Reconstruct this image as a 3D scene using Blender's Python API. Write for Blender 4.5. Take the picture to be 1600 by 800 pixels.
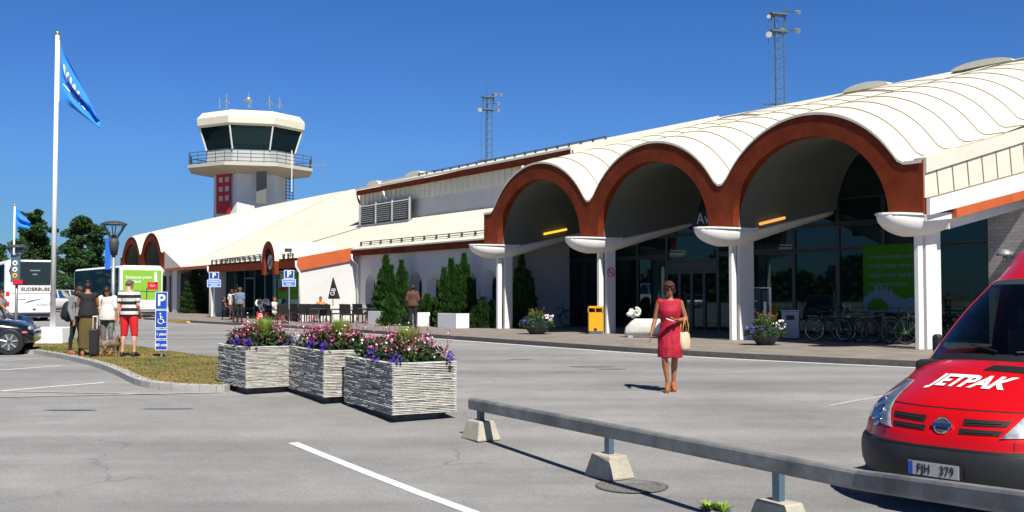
import bpy, bmesh, math, random
from math import sin, cos, pi, radians, sqrt, atan2, hypot
from mathutils import Vector, Matrix, Euler
for o in list(bpy.data.objects): bpy.data.objects.remove(o)
scene = bpy.context.scene
C = scene.collection
random.seed(7)

# ------------------------------------------------------------------ camera
PITCH = math.atan(60/1600)
cam_d = bpy.data.cameras.new('camera'); cam = bpy.data.objects.new('camera', cam_d); C.objects.link(cam)
cam.location = (0, 0, 1.5); cam.rotation_euler = (pi/2 + PITCH, 0, 0)
cam_d.sensor_fit = 'HORIZONTAL'; cam_d.sensor_width = 36; cam_d.lens = 36.0
cam_d.clip_start = .1; cam_d.clip_end = 6000
scene.camera = cam
# ------------------------------------------------------------------ sky and sun
SUN_EL = radians(52); SH = Vector((.382, -.924, 0)).normalized()      # horizontal direction towards the sun
SUNV = Vector((SH.x*cos(SUN_EL), SH.y*cos(SUN_EL), sin(SUN_EL)))
w = bpy.data.worlds.new("World"); scene.world = w; w.use_nodes = True
nt = w.node_tree; bg = nt.nodes['Background']
sky = nt.nodes.new('ShaderNodeTexSky'); sky.sky_type = 'NISHITA'; sky.sun_disc = False
sky.sun_elevation = SUN_EL; sky.sun_rotation = atan2(SH.x, SH.y)
sky.altitude = 0; sky.air_density = 1.0; sky.dust_density = .1; sky.ozone_density = 3.0
tcw = nt.nodes.new('ShaderNodeTexCoord'); sx = nt.nodes.new('ShaderNodeSeparateXYZ'); nt.links.new(tcw.outputs['Generated'], sx.inputs[0])
rmp = nt.nodes.new('ShaderNodeValToRGB'); nt.links.new(sx.outputs['Z'], rmp.inputs[0]); er = rmp.color_ramp.elements      # tint that keeps the clear blue down to the horizon
er[0].position = 0; er[0].color = (.50, .80, 1.2, 1); er[1].position = .95; er[1].color = (.24, .36, .52, 1)
for p_, c_ in ((.05, (.48, .86, 1.4, 1)), (.14, (.56, 1.02, 1.78, 1)), (.28, (.46, .98, 1.80, 1)), (.36, (.36, .80, 1.5, 1)), (.6, (.30, .50, .80, 1))):
    e_ = er.new(p_); e_.color = c_
mxw = nt.nodes.new('ShaderNodeMix'); mxw.data_type = 'RGBA'; mxw.blend_type = 'MULTIPLY'; mxw.inputs[0].default_value = 1
nt.links.new(sky.outputs[0], mxw.inputs[6]); nt.links.new(rmp.outputs[0], mxw.inputs[7])
nt.links.new(mxw.outputs[2], bg.inputs[0]); bg.inputs[1].default_value = .042
sd = bpy.data.lights.new('sun', 'SUN'); sd.energy = 5.0; sd.angle = radians(.5); sd.color = (1, .95, .86)
so = bpy.data.objects.new('sun', sd); C.objects.link(so); so.location = (20, -30, 50)
so.rotation_euler = SUNV.to_track_quat('Z', 'Y').to_euler()
scene.view_settings.view_transform = 'Standard'; scene.view_settings.look = 'None'
scene.view_settings.exposure = 0.5; scene.view_settings.gamma = 1

# ------------------------------------------------------------------ placing helpers
CP, SP = cos(PITCH), sin(PITCH)
def g(y):                                    # the forecourt dips a little towards the van
    s = min(1, max(0, (y-7.5)/9.5)); s = s*s*(3-2*s)
    return -.25*(1-s)
def ray(px, py):
    u = (px-800)/1600; v = (400-py)/1600
    return Vector((u, CP - v*SP, SP + v*CP))
def G(px, py, h=0.0):                        # point on the ground (plus h) seen at a photo pixel
    d = ray(px, py); k = 20
    for i in range(60):
        z = g(d.y*k) + h
        k = .5*k + .5*((z-1.5)/d.z)
    p = d*k; return Vector((p.x, p.y, 1.5 + p.z))
def W(px, py, Y):                            # point at depth Y
    d = ray(px, py); k = Y/d.y
    return Vector((d.x*k, Y, 1.5 + d.z*k))
C0 = Vector((10.64, 26.0, 0)); TA = Vector((-.563, .826, 0)).normalized(); TB = Vector((TA.y, -TA.x, 0))
TH = atan2(-TA.y, -TA.x)                     # rotation of the terminal's own frame (x = -t, y = n)
def BW(t, n, z=0): return C0 + TA*t + TB*n + Vector((0, 0, z))
def BT(px, n):                               # t on the line n = const below photo column px
    u = (px-800)/1600
    o = C0 + TB*n
    return (o.x - u*o.y)/(u*TA.y - TA.x)

# ------------------------------------------------------------------ materials
MATS = {}
def mat(name, col, rough=.6, metal=0.0, var=.08, scale=4.0, bump=0.0, bscale=40.0, emit=0, spec=.5, coat=0.0, stretch=(1,1,1), col2=None, alpha=None):
    m = bpy.data.materials.new(name); m.use_nodes = True; t = m.node_tree; b = t.nodes['Principled BSDF']
    b.inputs['Roughness'].default_value = rough; b.inputs['Metallic'].default_value = metal
    b.inputs['Specular IOR Level'].default_value = spec; b.inputs['Coat Weight'].default_value = coat
    tc = t.nodes.new('ShaderNodeTexCoord'); mp = t.nodes.new('ShaderNodeMapping'); mp.inputs['Scale'].default_value = stretch
    t.links.new(tc.outputs['Object'], mp.inputs[0])
    if var > 0 or col2:
        n = t.nodes.new('ShaderNodeTexNoise'); n.inputs['Scale'].default_value = scale; n.inputs['Detail'].default_value = 6; n.inputs['Roughness'].default_value = .65
        t.links.new(mp.outputs[0], n.inputs['Vector'])
        r = t.nodes.new('ShaderNodeValToRGB'); e = r.color_ramp.elements
        c2 = col2 if col2 else tuple(min(1, c*(1+var)) for c in col)
        c1 = col if col2 else tuple(c*(1-var) for c in col)
        e[0].position = .35; e[0].color = (*c1, 1); e[1].position = .65; e[1].color = (*c2, 1)
        t.links.new(n.outputs['Fac'], r.inputs[0]); t.links.new(r.outputs[0], b.inputs['Base Color'])
    else: b.inputs['Base Color'].default_value = (*col, 1)
    if bump > 0:
        n2 = t.nodes.new('ShaderNodeTexNoise'); n2.inputs['Scale'].default_value = bscale; n2.inputs['Detail'].default_value = 5
        t.links.new(mp.outputs[0], n2.inputs['Vector'])
        bp = t.nodes.new('ShaderNodeBump'); bp.inputs['Strength'].default_value = bump; bp.inputs['Distance'].default_value = .02
        t.links.new(n2.outputs['Fac'], bp.inputs['Height']); t.links.new(bp.outputs[0], b.inputs['Normal'])
    if emit: b.inputs['Emission Color'].default_value = (*col, 1); b.inputs['Emission Strength'].default_value = emit
    MATS[name] = m; return m
def leafmat(name, c1, c2, scale=2.0):
    m = mat(name, c1, rough=.55, col2=c2, scale=scale, spec=.25); return m

def asphalt():
    m = bpy.data.materials.new('asphalt'); m.use_nodes = True; t = m.node_tree; b = t.nodes['Principled BSDF']; L = t.links.new
    tc = t.nodes.new('ShaderNodeTexCoord')
    def noise(sc, det, vec=None, ro=.6):
        n = t.nodes.new('ShaderNodeTexNoise'); n.inputs['Scale'].default_value = sc; n.inputs['Detail'].default_value = det; n.inputs['Roughness'].default_value = ro
        L(vec or tc.outputs['Object'], n.inputs['Vector']); return n.outputs['Fac']
    mp = t.nodes.new('ShaderNodeMapping'); mp.inputs['Rotation'].default_value = (0, 0, .25); mp.inputs['Scale'].default_value = (.09, .75, 1); L(tc.outputs['Object'], mp.inputs[0])
    big = noise(.22, 4); streak = noise(1.0, 5, mp.outputs[0]); mid = noise(2.6, 6); fine = noise(45, 3, None, .8); grit = noise(190, 2)
    def ramp(f, a, b_, ca, cb):
        r = t.nodes.new('ShaderNodeValToRGB'); e = r.color_ramp.elements; e[0].position = a; e[1].position = b_; e[0].color = (ca, ca, ca, 1); e[1].color = (cb, cb, cb, 1); L(f, r.inputs[0]); return r.outputs[0]
    def mul(x, y):
        q = t.nodes.new('ShaderNodeMix'); q.data_type = 'RGBA'; q.blend_type = 'MULTIPLY'; q.inputs[0].default_value = 1; L(x, q.inputs[6]); L(y, q.inputs[7]); return q.outputs[2]
    c = mul(mul(ramp(big, .35, .65, .78, 1.08), ramp(streak, .3, .68, .72, 1.1)), mul(ramp(mid, .35, .7, .92, 1.05), mul(ramp(fine, .3, .7, .74, 1.2), ramp(grit, .3, .72, .6, 1.3))))
    # thin cracks: voronoi edges broken up by noise
    v = t.nodes.new('ShaderNodeTexVoronoi'); v.feature = 'DISTANCE_TO_EDGE'; v.inputs['Scale'].default_value = .16
    wv = t.nodes.new('ShaderNodeVectorMath'); wv.operation = 'ADD'
    nn = t.nodes.new('ShaderNodeTexNoise'); nn.inputs['Scale'].default_value = 1.1; nn.inputs['Detail'].default_value = 6; L(tc.outputs['Object'], nn.inputs['Vector'])
    L(nn.outputs['Color'], wv.inputs[0]); L(tc.outputs['Object'], wv.inputs[1]); L(wv.outputs[0], v.inputs['Vector'])
    cr = ramp(v.outputs['Distance'],   .0004, .0016, .72, 1.0)
    brk = ramp(noise(.35, 2), .52, .56, 0, 1)
    mx = t.nodes.new('ShaderNodeMix'); mx.data_type = 'RGBA'; L(brk, mx.inputs[0]); mx.inputs[6].default_value = (1, 1, 1, 1); L(cr, mx.inputs[7])
    c = mul(c, mx.outputs[2])
    base = t.nodes.new('ShaderNodeRGB'); base.outputs[0].default_value = (.315, .313, .308, 1)
    L(mul(base.outputs[0], c), b.inputs['Base Color'])
    b.inputs['Roughness'].default_value = .9; b.inputs['Specular IOR Level'].default_value = .3
    bp = t.nodes.new('ShaderNodeBump'); bp.inputs['Strength'].default_value = .5; bp.inputs['Distance'].default_value = .006; L(grit, bp.inputs['Height']); L(bp.outputs[0], b.inputs['Normal'])
    MATS['asphalt'] = m; return m
asphalt()
def brick(name, c1, c2, mortar, sc=1.0, w_=.25, h_=.075, rot=None, bumpd=.006):
    m = bpy.data.materials.new(name); m.use_nodes = True; t = m.node_tree; b = t.nodes['Principled BSDF']; L = t.links.new
    tc = t.nodes.new('ShaderNodeTexCoord'); mp = t.nodes.new('ShaderNodeMapping'); L(tc.outputs['Object'], mp.inputs[0])
    if rot: mp.inputs['Rotation'].default_value = rot
    br = t.nodes.new('ShaderNodeTexBrick'); br.inputs['Scale'].default_value = sc; br.inputs['Color1'].default_value = (*c1, 1); br.inputs['Color2'].default_value = (*c2, 1); br.inputs['Mortar'].default_value = (*mortar, 1)
    br.inputs['Brick Width'].default_value = w_; br.inputs['Row Height'].default_value = h_; br.inputs['Mortar Size'].default_value = .008
    L(mp.outputs[0], br.inputs['Vector']); 
    n = t.nodes.new('ShaderNodeTexNoise'); n.inputs['Scale'].default_value = 1.3; n.inputs['Detail'].default_value = 8; L(tc.outputs['Object'], n.inputs['Vector'])
    r = t.nodes.new('ShaderNodeValToRGB'); e = r.color_ramp.elements; e[0].position=.3; e[1].position=.7; e[0].color=(.78,.78,.78,1); e[1].color=(1.1,1.1,1.1,1); L(n.outputs['Fac'], r.inputs[0])
    q = t.nodes.new('ShaderNodeMix'); q.data_type='RGBA'; q.blend_type='MULTIPLY'; q.inputs[0].default_value=1; L(br.outputs['Color'], q.inputs[6]); L(r.outputs[0], q.inputs[7]); L(q.outputs[2], b.inputs['Base Color'])
    bp = t.nodes.new('ShaderNodeBump'); bp.inputs['Strength'].default_value=.6; bp.inputs['Distance'].default_value=bumpd; bp.invert=True; L(br.outputs['Fac'], bp.inputs['Height']); L(bp.outputs[0], b.inputs['Normal'])
    b.inputs['Roughness'].default_value=.85; MATS[name]=m; return m
brick('paving', (.255,.225,.19), (.22,.195,.17), (.16,.145,.13), 1, .28, .28, (0,0,.6), .003)
brick('grey_brick', (.42,.41,.39), (.34,.33,.31), (.26,.25,.24), 1, .3, .1, (pi/2,0,0))
mat('roof_white', (.63,.60,.49), .6, col2=(.72,.685,.57), scale=.8, stretch=(1,.35,1), bump=.15, bscale=3)
mat('copper_joint', (.10,.018,.007), .8, var=0); mat('seam', (.26,.205,.145), .8)
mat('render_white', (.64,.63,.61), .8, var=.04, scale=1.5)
mat('pier_white', (.76,.75,.72), .7, var=.03, scale=3)
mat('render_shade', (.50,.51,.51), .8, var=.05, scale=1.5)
mat('copper_red', (.145,.024,.008), .8, spec=.15, col2=(.215,.040,.013), scale=1.6, bump=.1, bscale=8)
mat('fascia_orange', (.50,.105,.028), .55, var=.1, scale=1.5)
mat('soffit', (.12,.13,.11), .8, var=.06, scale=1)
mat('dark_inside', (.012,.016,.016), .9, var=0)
mat('frame_dark', (.018,.028,.03), .4, var=0)
mat('frame_teal', (.05,.10,.105), .4, var=0)
def glass(name, tint, gl, rough=.02):
    m = bpy.data.materials.new(name); m.use_nodes = True; t = m.node_tree; b = t.nodes['Principled BSDF']
    g_ = t.nodes.new('ShaderNodeBsdfGlossy'); g_.inputs['Roughness'].default_value = rough; g_.inputs['Color'].default_value = (*gl, 1)
    b.inputs['Base Color'].default_value = (*tint, 1); b.inputs['Roughness'].default_value = .3; b.inputs['Specular IOR Level'].default_value = 0
    fr = t.nodes.new('ShaderNodeFresnel'); fr.inputs[0].default_value = 1.6
    mr = t.nodes.new('ShaderNodeMapRange'); mr.inputs[3].default_value = .05; mr.inputs[4].default_value = .8; t.links.new(fr.outputs[0], mr.inputs[0])
    mx = t.nodes.new('ShaderNodeMixShader'); t.links.new(mr.outputs[0], mx.inputs[0]); t.links.new(b.outputs[0], mx.inputs[1]); t.links.new(g_.outputs[0], mx.inputs[2])
    t.links.new(mx.outputs[0], t.nodes['Material Output'].inputs[0]); MATS[name] = m; return m
glass('glass_wall', (.004,.011,.011), (.34,.50,.53))
glass('glass_car', (.012,.016,.018), (.7,.78,.75))
glass('glass_tower', (.004,.014,.018), (.14,.22,.24))
def clearglass(name, tint, f0=.04, f1=.7):
    m = bpy.data.materials.new(name); m.use_nodes = True; t = m.node_tree
    tr = t.nodes.new('ShaderNodeBsdfTransparent'); tr.inputs[0].default_value = (*tint, 1)
    g_ = t.nodes.new('ShaderNodeBsdfGlossy'); g_.inputs['Roughness'].default_value = .02
    fr = t.nodes.new('ShaderNodeFresnel'); fr.inputs[0].default_value = 1.5
    mr = t.nodes.new('ShaderNodeMapRange'); mr.inputs[3].default_value = f0; mr.inputs[4].default_value = f1; t.links.new(fr.outputs[0], mr.inputs[0])
    mx = t.nodes.new('ShaderNodeMixShader'); t.links.new(mr.outputs[0], mx.inputs[0]); t.links.new(tr.outputs[0], mx.inputs[1]); t.links.new(g_.outputs[0], mx.inputs[2])
    t.links.new(mx.outputs[0], t.nodes['Material Output'].inputs[0]); MATS[name] = m; return m
clearglass('glass_clear', (.55,.66,.62))
clearglass('glass_lens', (.92,.95,.97), .08)
mat('concrete', (.40,.39,.36), .9, var=.15, scale=6, bump=.3, bscale=60)
mat('concrete_block', (.40,.365,.29), .9, var=.12, scale=7, bump=.4, bscale=60)
mat('kerb_dark', (.10,.095,.09), .9, var=.2, scale=6, bump=.3)
mat('line_white', (.70,.70,.68), .8, var=.2, scale=14)
mat('line_faded', (.40,.395,.38), .85, var=.25, scale=9)
mat('line_yellow', (.55,.36,.05), .8, var=.2, scale=10)
mat('white_paint', (.82,.82,.82), .4, var=.02)
mat('metal_grey', (.33,.34,.35), .45, metal=.5, var=.1)
mat('galvanised', (.115,.12,.118), .6, metal=.2, col2=(.27,.27,.26), scale=2.2, bump=.1, bscale=20)
mat('black', (.012,.012,.013), .5, var=0)
mat('black_cloth', (.010,.010,.012), .9, var=0)
mat('dark_grey', (.05,.055,.06), .6, var=0)
mat('sign_blue', (.012,.07,.42), .4, var=0)
mat('sign_blue_light', (.02,.15,.62), .4, var=0)
mat('flag_blue', (.02,.22,.72), .8, var=.06)
mat('gold', (.55,.38,.15), .3, metal=.8, var=0)
mat('van_red', (.52,.003,.006), .33, var=.03, scale=3, coat=.35, spec=.35)
mat('mast_blue', (.07,.12,.16), .6, var=0)
mat('yellow', (.80,.38,.01), .45, var=.04)
mat('skin', (.34,.135,.066), .55, var=.05, scale=9)
mat('skin_pale', (.60,.30,.22), .55, var=.05)
mat('hair_brown', (.05,.018,.010), .6, var=.3, scale=30)
mat('hair_red', (.055,.012,.006), .75, var=.3, scale=40)
mat('hair_dark', (.012,.008,.006), .6, var=.2, scale=30)
mat('hair_grey', (.10,.075,.055), .7, var=.3, scale=30)
mat('dress_red', (.36,.002,.020), .75, var=.08, scale=8, bump=.25, bscale=14)
mat('shoe_tan', (.33,.11,.035), .5, var=.1)
mat('bag_cream', (.60,.47,.32), .55, var=.05)
mat('bag_handle', (.62,.28,.06), .4, var=0)
mat('stone_white', (.62,.60,.54), .85, var=.08, scale=5, bump=.4, bscale=30)
mat('cover_iron',(.15,.145,.135),.8,var=.2,scale=20); mat('tar',(.15,.15,.15),.9,var=.2)
mat('soil', (.03,.02,.014), .95, var=.3)
leafmat('leaf_dark', (.010,.032,.008), (.030,.075,.016), 3)
leafmat('leaf_mid', (.012,.042,.007), (.036,.095,.014), 5)
leafmat('leaf_pine', (.014,.040,.009), (.042,.095,.020), .6)
leafmat('leaf_grass', (.13,.22,.02), (.27,.38,.05), 9)
leafmat('leaf_yellowgreen', (.10,.14,.02), (.25,.28,.04), 9)
mat('bark', (.07,.05,.035), .9, var=.2)
mat('petal_pink', (.42,.03,.13), .6, var=.3, scale=30, col2=(.70,.22,.36))
mat('petal_magenta', (.22,.010,.07), .6, var=.2, scale=30)
mat('petal_white', (.80,.66,.68), .6, var=.05)
mat('petal_purple', (.045,.010,.25), .6, var=.2, scale=30)
mat('petal_red', (.22,.02,.012), .6, var=.1)
mat('plate_shaded',(.36,.37,.39),.5,var=0); mat('louvre_grey',(.36,.36,.35),.6,var=.05); mat('silver', (.55,.57,.60), .25, metal=.6, var=0)  # number plate greyed for the shadow it lies in
mat('chrome', (.75,.76,.78), .12, metal=1, var=0)
mat('glow_yellow', (1.0,.62,.05), .5, var=0, emit=.9)
mat('glow_orange', (1.0,.45,.12), .5, var=0, emit=.7)

# ------------------------------------------------------------------ mesh builder
class MB:
    def __init__(s): s.v=[]; s.f=[]; s.m=[]; s.M=Matrix.Identity(4); s.mi=0
    def add(s, vs, fs, mi=None):
        b=len(s.v); M=s.M
        s.v += [tuple(M @ Vector(p)) for p in vs]
        s.f += [tuple(b+i for i in f) for f in fs]; s.m += [s.mi if mi is None else mi]*len(fs)
        return s
    def box(s, x0,x1,y0,y1,z0,z1, mi=None, taper=0):
        t=taper
        return s.add([(x0,y0,z0),(x1,y0,z0),(x1,y1,z0),(x0,y1,z0),(x0+t,y0+t,z1),(x1-t,y0+t,z1),(x1-t,y1-t,z1),(x0+t,y1-t,z1)],
                     [(0,3,2,1),(4,5,6,7),(0,1,5,4),(1,2,6,5),(2,3,7,6),(3,0,4,7)], mi)
    def cyl(s, p0, p1, r0, r1=None, n=8, mi=None, caps=True):
        p0=Vector(p0); p1=Vector(p1); r1=r0 if r1 is None else r1; d=(p1-p0)
        if d.length<1e-6: return s
        q=d.to_track_quat('Z','Y'); vs=[]; 
        for p,r in((p0,r0),(p1,r1)):
            for i in range(n):
                a=2*pi*i/n; vs.append(p+q@Vector((r*cos(a),r*sin(a),0)))
        fs=[(i,(i+1)%n,n+(i+1)%n,n+i) for i in range(n)]
        if caps: fs+=[tuple(range(n-1,-1,-1)),tuple(range(n,2*n))]
        return s.add(vs,fs,mi)
    def tube(s, pts, r, n=6, mi=None):
        rs = r if isinstance(r,(list,tuple)) else [r]*len(pts)
        rings=[]
        for i,p in enumerate(pts):
            a=Vector(pts[max(0,i-1)]); b=Vector(pts[min(len(pts)-1,i+1)]); q=(b-a).to_track_quat('Z','Y')
            rings.append([Vector(p)+q@Vector((rs[i]*cos(2*pi*k/n),rs[i]*sin(2*pi*k/n),0)) for k in range(n)])
        return s.loft(rings,mi=mi)
    def loft(s, rings, mi=None, caps=True, closed=True):
        n=len(rings[0]); vs=[p for r in rings for p in r]; fs=[]
        for j in range(len(rings)-1):
            for i in range(n if closed else n-1):
                k=(i+1)%n; fs.append((j*n+i,j*n+k,(j+1)*n+k,(j+1)*n+i))
        if caps and closed: fs+=[tuple(range(n-1,-1,-1)),tuple(range((len(rings)-1)*n,len(rings)*n))]
        return s.add(vs,fs,mi)
    def grid(s, fn, nu, nv, mi=None):
        vs=[fn(i/nu,j/nv) for j in range(nv+1) for i in range(nu+1)]
        fs=[(j*(nu+1)+i,j*(nu+1)+i+1,(j+1)*(nu+1)+i+1,(j+1)*(nu+1)+i) for j in range(nv) for i in range(nu)]
        return s.add(vs,fs,mi)
    def ell(s, c, r, nu=12, nv=8, mi=None, R=None):
        c=Vector(c); vs=[]; R=R or Matrix.Identity(3)
        for j in range(nv+1):
            th=pi*j/nv
            for i in range(nu):
                a=2*pi*i/nu; vs.append(c+R@Vector((r[0]*sin(th)*cos(a),r[1]*sin(th)*sin(a),r[2]*cos(th))))
        fs=[(j*nu+i,(j+1)*nu+i,(j+1)*nu+(i+1)%nu,j*nu+(i+1)%nu) for j in range(nv) for i in range(nu)]
        return s.add(vs,fs,mi)
    def prism(s, poly, d, mi=None):            # poly: 3-D loop, extruded by vector d
        n=len(poly); d=Vector(d); vs=[Vector(p) for p in poly]+[Vector(p)+d for p in poly]
        fs=[tuple(range(n-1,-1,-1)),tuple(range(n,2*n))]+[(i,(i+1)%n,n+(i+1)%n,n+i) for i in range(n)]
        return s.add(vs,fs,mi)
    def lathe(s, prof, c=(0,0,0), n=16, mi=None):
        c=Vector(c); rings=[[c+Vector((r*cos(2*pi*i/n),r*sin(2*pi*i/n),z)) for i in range(n)] for r,z in prof]
        return s.loft(rings,mi=mi)
    def quad(s,a,b,c,d,mi=None): return s.add([a,b,c,d],[(0,1,2,3)],mi)
    def build(s, name, mats, parent=None, smooth=False, bevel=0, loc=None, rot=None, stuff=None):
        me=bpy.data.meshes.new(name); me.from_pydata(s.v,[],s.f)
        mats=mats if isinstance(mats,(list,tuple)) else [mats]
        for m in mats: me.materials.append(MATS[m])
        if len(mats)>1: me.polygons.foreach_set('material_index', s.m)
        if smooth: me.polygons.foreach_set('use_smooth',[True]*len(s.f))
        o=bpy.data.objects.new(name,me); C.objects.link(o)
        if parent: o.parent=parent
        if loc is not None: o.location=loc
        if rot is not None: o.rotation_euler=rot
        if bevel:
            b=o.modifiers.new('b','BEVEL'); b.width=bevel; b.segments=2; b.limit_method='ANGLE'; b.angle_limit=radians(35)
        if smooth=='auto':
            try: me.shade_auto_smooth = True
            except Exception: pass
        me.validate()
        if len(mats)>1 or True: pass
        bm=bmesh.new(); bm.from_mesh(me); bmesh.ops.delete(bm,geom=[v for v in bm.verts if not v.link_faces],context='VERTS'); bmesh.ops.recalc_face_normals(bm,faces=bm.faces); bm.to_mesh(me); bm.free()
        return o
def tag(o, label=None, cat=None, group=None, kind=None):
    if label: o['label']=label
    if cat: o['category']=cat
    if group: o['group']=group
    if kind: o['kind']=kind
    return o
def thing(name, label, cat, loc=(0,0,0), rotz=0, group=None):
    o=bpy.data.objects.new(name,None); C.objects.link(o); o.location=loc; o.rotation_euler=(0,0,rotz); o.empty_display_size=.2
    return tag(o,label,cat,group)
def copy_tree(o, parent=None):
    c=o.copy(); C.objects.link(c)
    if parent: c.parent=parent
    for ch in list(o.children): copy_tree(ch,c)
    return c
def place(root, loc, rz, label=None, sc=None):
    c=copy_tree(root); c.location=loc; c.rotation_euler=(0,0,rz)
    if label: c['label']=label
    if sc: c.scale=(sc,)*3
    return c
def frame(org, right, up):
    r=Vector(right).normalized(); u=Vector(up).normalized(); n=r.cross(u)
    return Matrix(((r.x,u.x,n.x,org[0]),(r.y,u.y,n.y,org[1]),(r.z,u.z,n.z,org[2]),(0,0,0,1)))
def textgeo(s, size, extrude=.002, align='CENTER', shear=0, spacing=1, offset=0.0, res=3):
    cu=bpy.data.curves.new('t','FONT'); cu.body=s; cu.size=size; cu.extrude=extrude; cu.align_x=align; cu.align_y='CENTER'; cu.shear=shear; cu.space_character=spacing; cu.offset=offset; cu.resolution_u=res
    o=bpy.data.objects.new('t',cu); C.objects.link(o); bpy.context.view_layer.update()
    me=bpy.data.meshes.new_from_object(o.evaluated_get(bpy.context.evaluated_depsgraph_get()))
    vs=[tuple(v.co) for v in me.vertices]; fs=[tuple(p.vertices) for p in me.polygons]
    bpy.data.objects.remove(o); bpy.data.curves.remove(cu); bpy.data.meshes.remove(me); return vs,fs
def subtext(vs,fs,el):
    bm=bmesh.new(); bv=[bm.verts.new(v) for v in vs]
    for f_ in fs:
        try: bm.faces.new([bv[i] for i in f_])
        except Exception: pass
    bmesh.ops.triangulate(bm,faces=bm.faces)
    for _ in range(3): bmesh.ops.subdivide_edges(bm,edges=[e for e in bm.edges if e.calc_length()>el],cuts=1); bmesh.ops.triangulate(bm,faces=bm.faces)
    bm.verts.index_update(); o=([tuple(v.co) for v in bm.verts],[tuple(v.index for v in f_.verts) for f_ in bm.faces]); bm.free(); return o
def remesh_mb(mb, name, mats, parent, voxel=.02, smooth_it=3, matfn=None, loc=None):
    """union of the builder's solids as one continuous surface"""
    me=bpy.data.meshes.new('tmp'); me.from_pydata(mb.v,[],mb.f)
    bm=bmesh.new(); bm.from_mesh(me); bmesh.ops.remove_doubles(bm,verts=bm.verts,dist=1e-5); bmesh.ops.recalc_face_normals(bm,faces=bm.faces); bm.to_mesh(me); bm.free()
    o=bpy.data.objects.new('tmp',me); C.objects.link(o)
    r=o.modifiers.new('r','REMESH'); r.mode='VOXEL'; r.voxel_size=voxel
    if smooth_it:
        sm=o.modifiers.new('s','SMOOTH'); sm.factor=.5; sm.iterations=smooth_it
    bpy.context.view_layer.update()
    m2=bpy.data.meshes.new_from_object(o.evaluated_get(bpy.context.evaluated_depsgraph_get()))
    bpy.data.objects.remove(o); bpy.data.meshes.remove(me)
    m2.name=name; m2.materials.clear()
    mats=mats if isinstance(mats,(list,tuple)) else [mats]
    for k in mats: m2.materials.append(MATS[k])
    m2.polygons.foreach_set('use_smooth',[True]*len(m2.polygons))
    if matfn:
        for p in m2.polygons: p.material_index=matfn(p.center)
    o=bpy.data.objects.new(name,m2); C.objects.link(o); o.parent=parent
    if loc is not None: o.location=loc
    return o
def leaf_quads(mb, pts, size, up=.0, mi=None, rng=random, narrow=.55):
    for p in pts:
        a=rng.uniform(0,2*pi); b=rng.uniform(-1,1); s=size*rng.uniform(.6,1.4)
        d=Vector((cos(a)*sqrt(1-b*b),sin(a)*sqrt(1-b*b),b+up)).normalized(); e=d.cross(Vector((rng.uniform(-1,1),rng.uniform(-1,1),rng.uniform(-1,1)))).normalized()
        p=Vector(p); mb.add([p-e*s*narrow*.5,p+d*s*.5-e*s*.1,p+e*s*narrow*.5+d*s*.1,p-d*s*.5],[(0,1,2,3)],mi)

# ------------------------------------------------------------------ ground, road, pavement, grass
ys=[-60,-30,-10,0,5]+[7.5+.95*i for i in range(1,11)]+[17+4*i for i in range(0,12)]+[80,120,200]
def sheet(xs, ys, off, mat_, name):
    mb=MB(); n=len(xs)
    mb.add([(x,y,g(y)+off) for y in ys for x in xs],[(j*n+i,j*n+i+1,(j+1)*n+i+1,(j+1)*n+i) for j in range(len(ys)-1) for i in range(n-1)])
    return tag(mb.build(name,mat_,smooth=True),kind='structure')
mat('far_ground', (.10,.11,.05), .95, var=.25, scale=.2)
sheet([-2500,-200,-50,0,50,200,2500],[-800,-60]+ys[1:]+[500,3500],-.06,'far_ground','ground')
sheet([-170,-60,-20,0,20,60],ys,0,'asphalt','road')
def resample(pts, step):
    out=[Vector(pts[0])]
    for a,b in zip(pts,pts[1:]):
        a=Vector(a);b=Vector(b);n=max(1,int((b-a).length/step))
        out+=[a+(b-a)*(i/n) for i in range(1,n+1)]
    return out
def smoothpts(pts, it=2):
    for _ in range(it):
        q=[pts[0]]
        for a,b in zip(pts,pts[1:]): q+=[a*.75+b*.25,a*.25+b*.75]
        pts=q+[pts[-1]]
    return pts
def ribbon(mb, pts, off, wd, z, mi=None, h=0):
    """strip along pts, from lateral offset off to off+wd (to the left of travel), z above the ground"""
    L=[];R=[]
    for i,p in enumerate(pts):
        a=pts[max(0,i-1)];b=pts[min(len(pts)-1,i+1)];d=(b-a);d=Vector((d.x,d.y,0)).normalized();nn=Vector((-d.y,d.x,0))
        q0=p+nn*off;q1=p+nn*(off+wd); L.append(Vector((q0.x,q0.y,g(q0.y)+z)));R.append(Vector((q1.x,q1.y,g(q1.y)+z)))
    n=len(pts)
    if h:
        dn=Vector((0,0,h)); mb.loft([[L[i]-dn,L[i],R[i],R[i]-dn] for i in range(n)],mi=mi)
    else: mb.add(L+R,[(i,i+1,n+i+1,n+i) for i in range(n-1)],mi)
kp=[Vector((-62,128,0)),Vector((-40,88,0))]+[G(*q) for q in((262,503),(480,514),(700,530),(850,541),(1050,555),(1250,565.5),(1420,573))]+[Vector((12.5,17.2,0)),Vector((19,13.5,0)),Vector((40,6,0))]
for p in kp: p.z=0
kp=smoothpts(kp,2)
pv=[Vector((p.x,p.y,g(p.y)+.12)) for p in kp]
mb=MB(); n=len(pv)
inner=[p+TB*.001 for p in pv]; far=[Vector((p.x+38,p.y+30,g(p.y+30)+.12)) for p in pv]
mb.add(pv+far,[(i,i+1,n+i+1,n+i) for i in range(n-1)])
pavement=tag(mb.build('pavement','paving'),kind='structure')
mb=MB(); ribbon(mb,kp,-.0,.14,.125,h=.2); tag(mb.build('kerb','kerb_dark'),kind='structure')
mb=MB(); ribbon(mb,kp[2:],-.30,.16,.005); tag(mb.build('road_edge_line','line_white'),kind='structure')
yl=[p for p in kp if 52<p.y<62]
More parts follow.
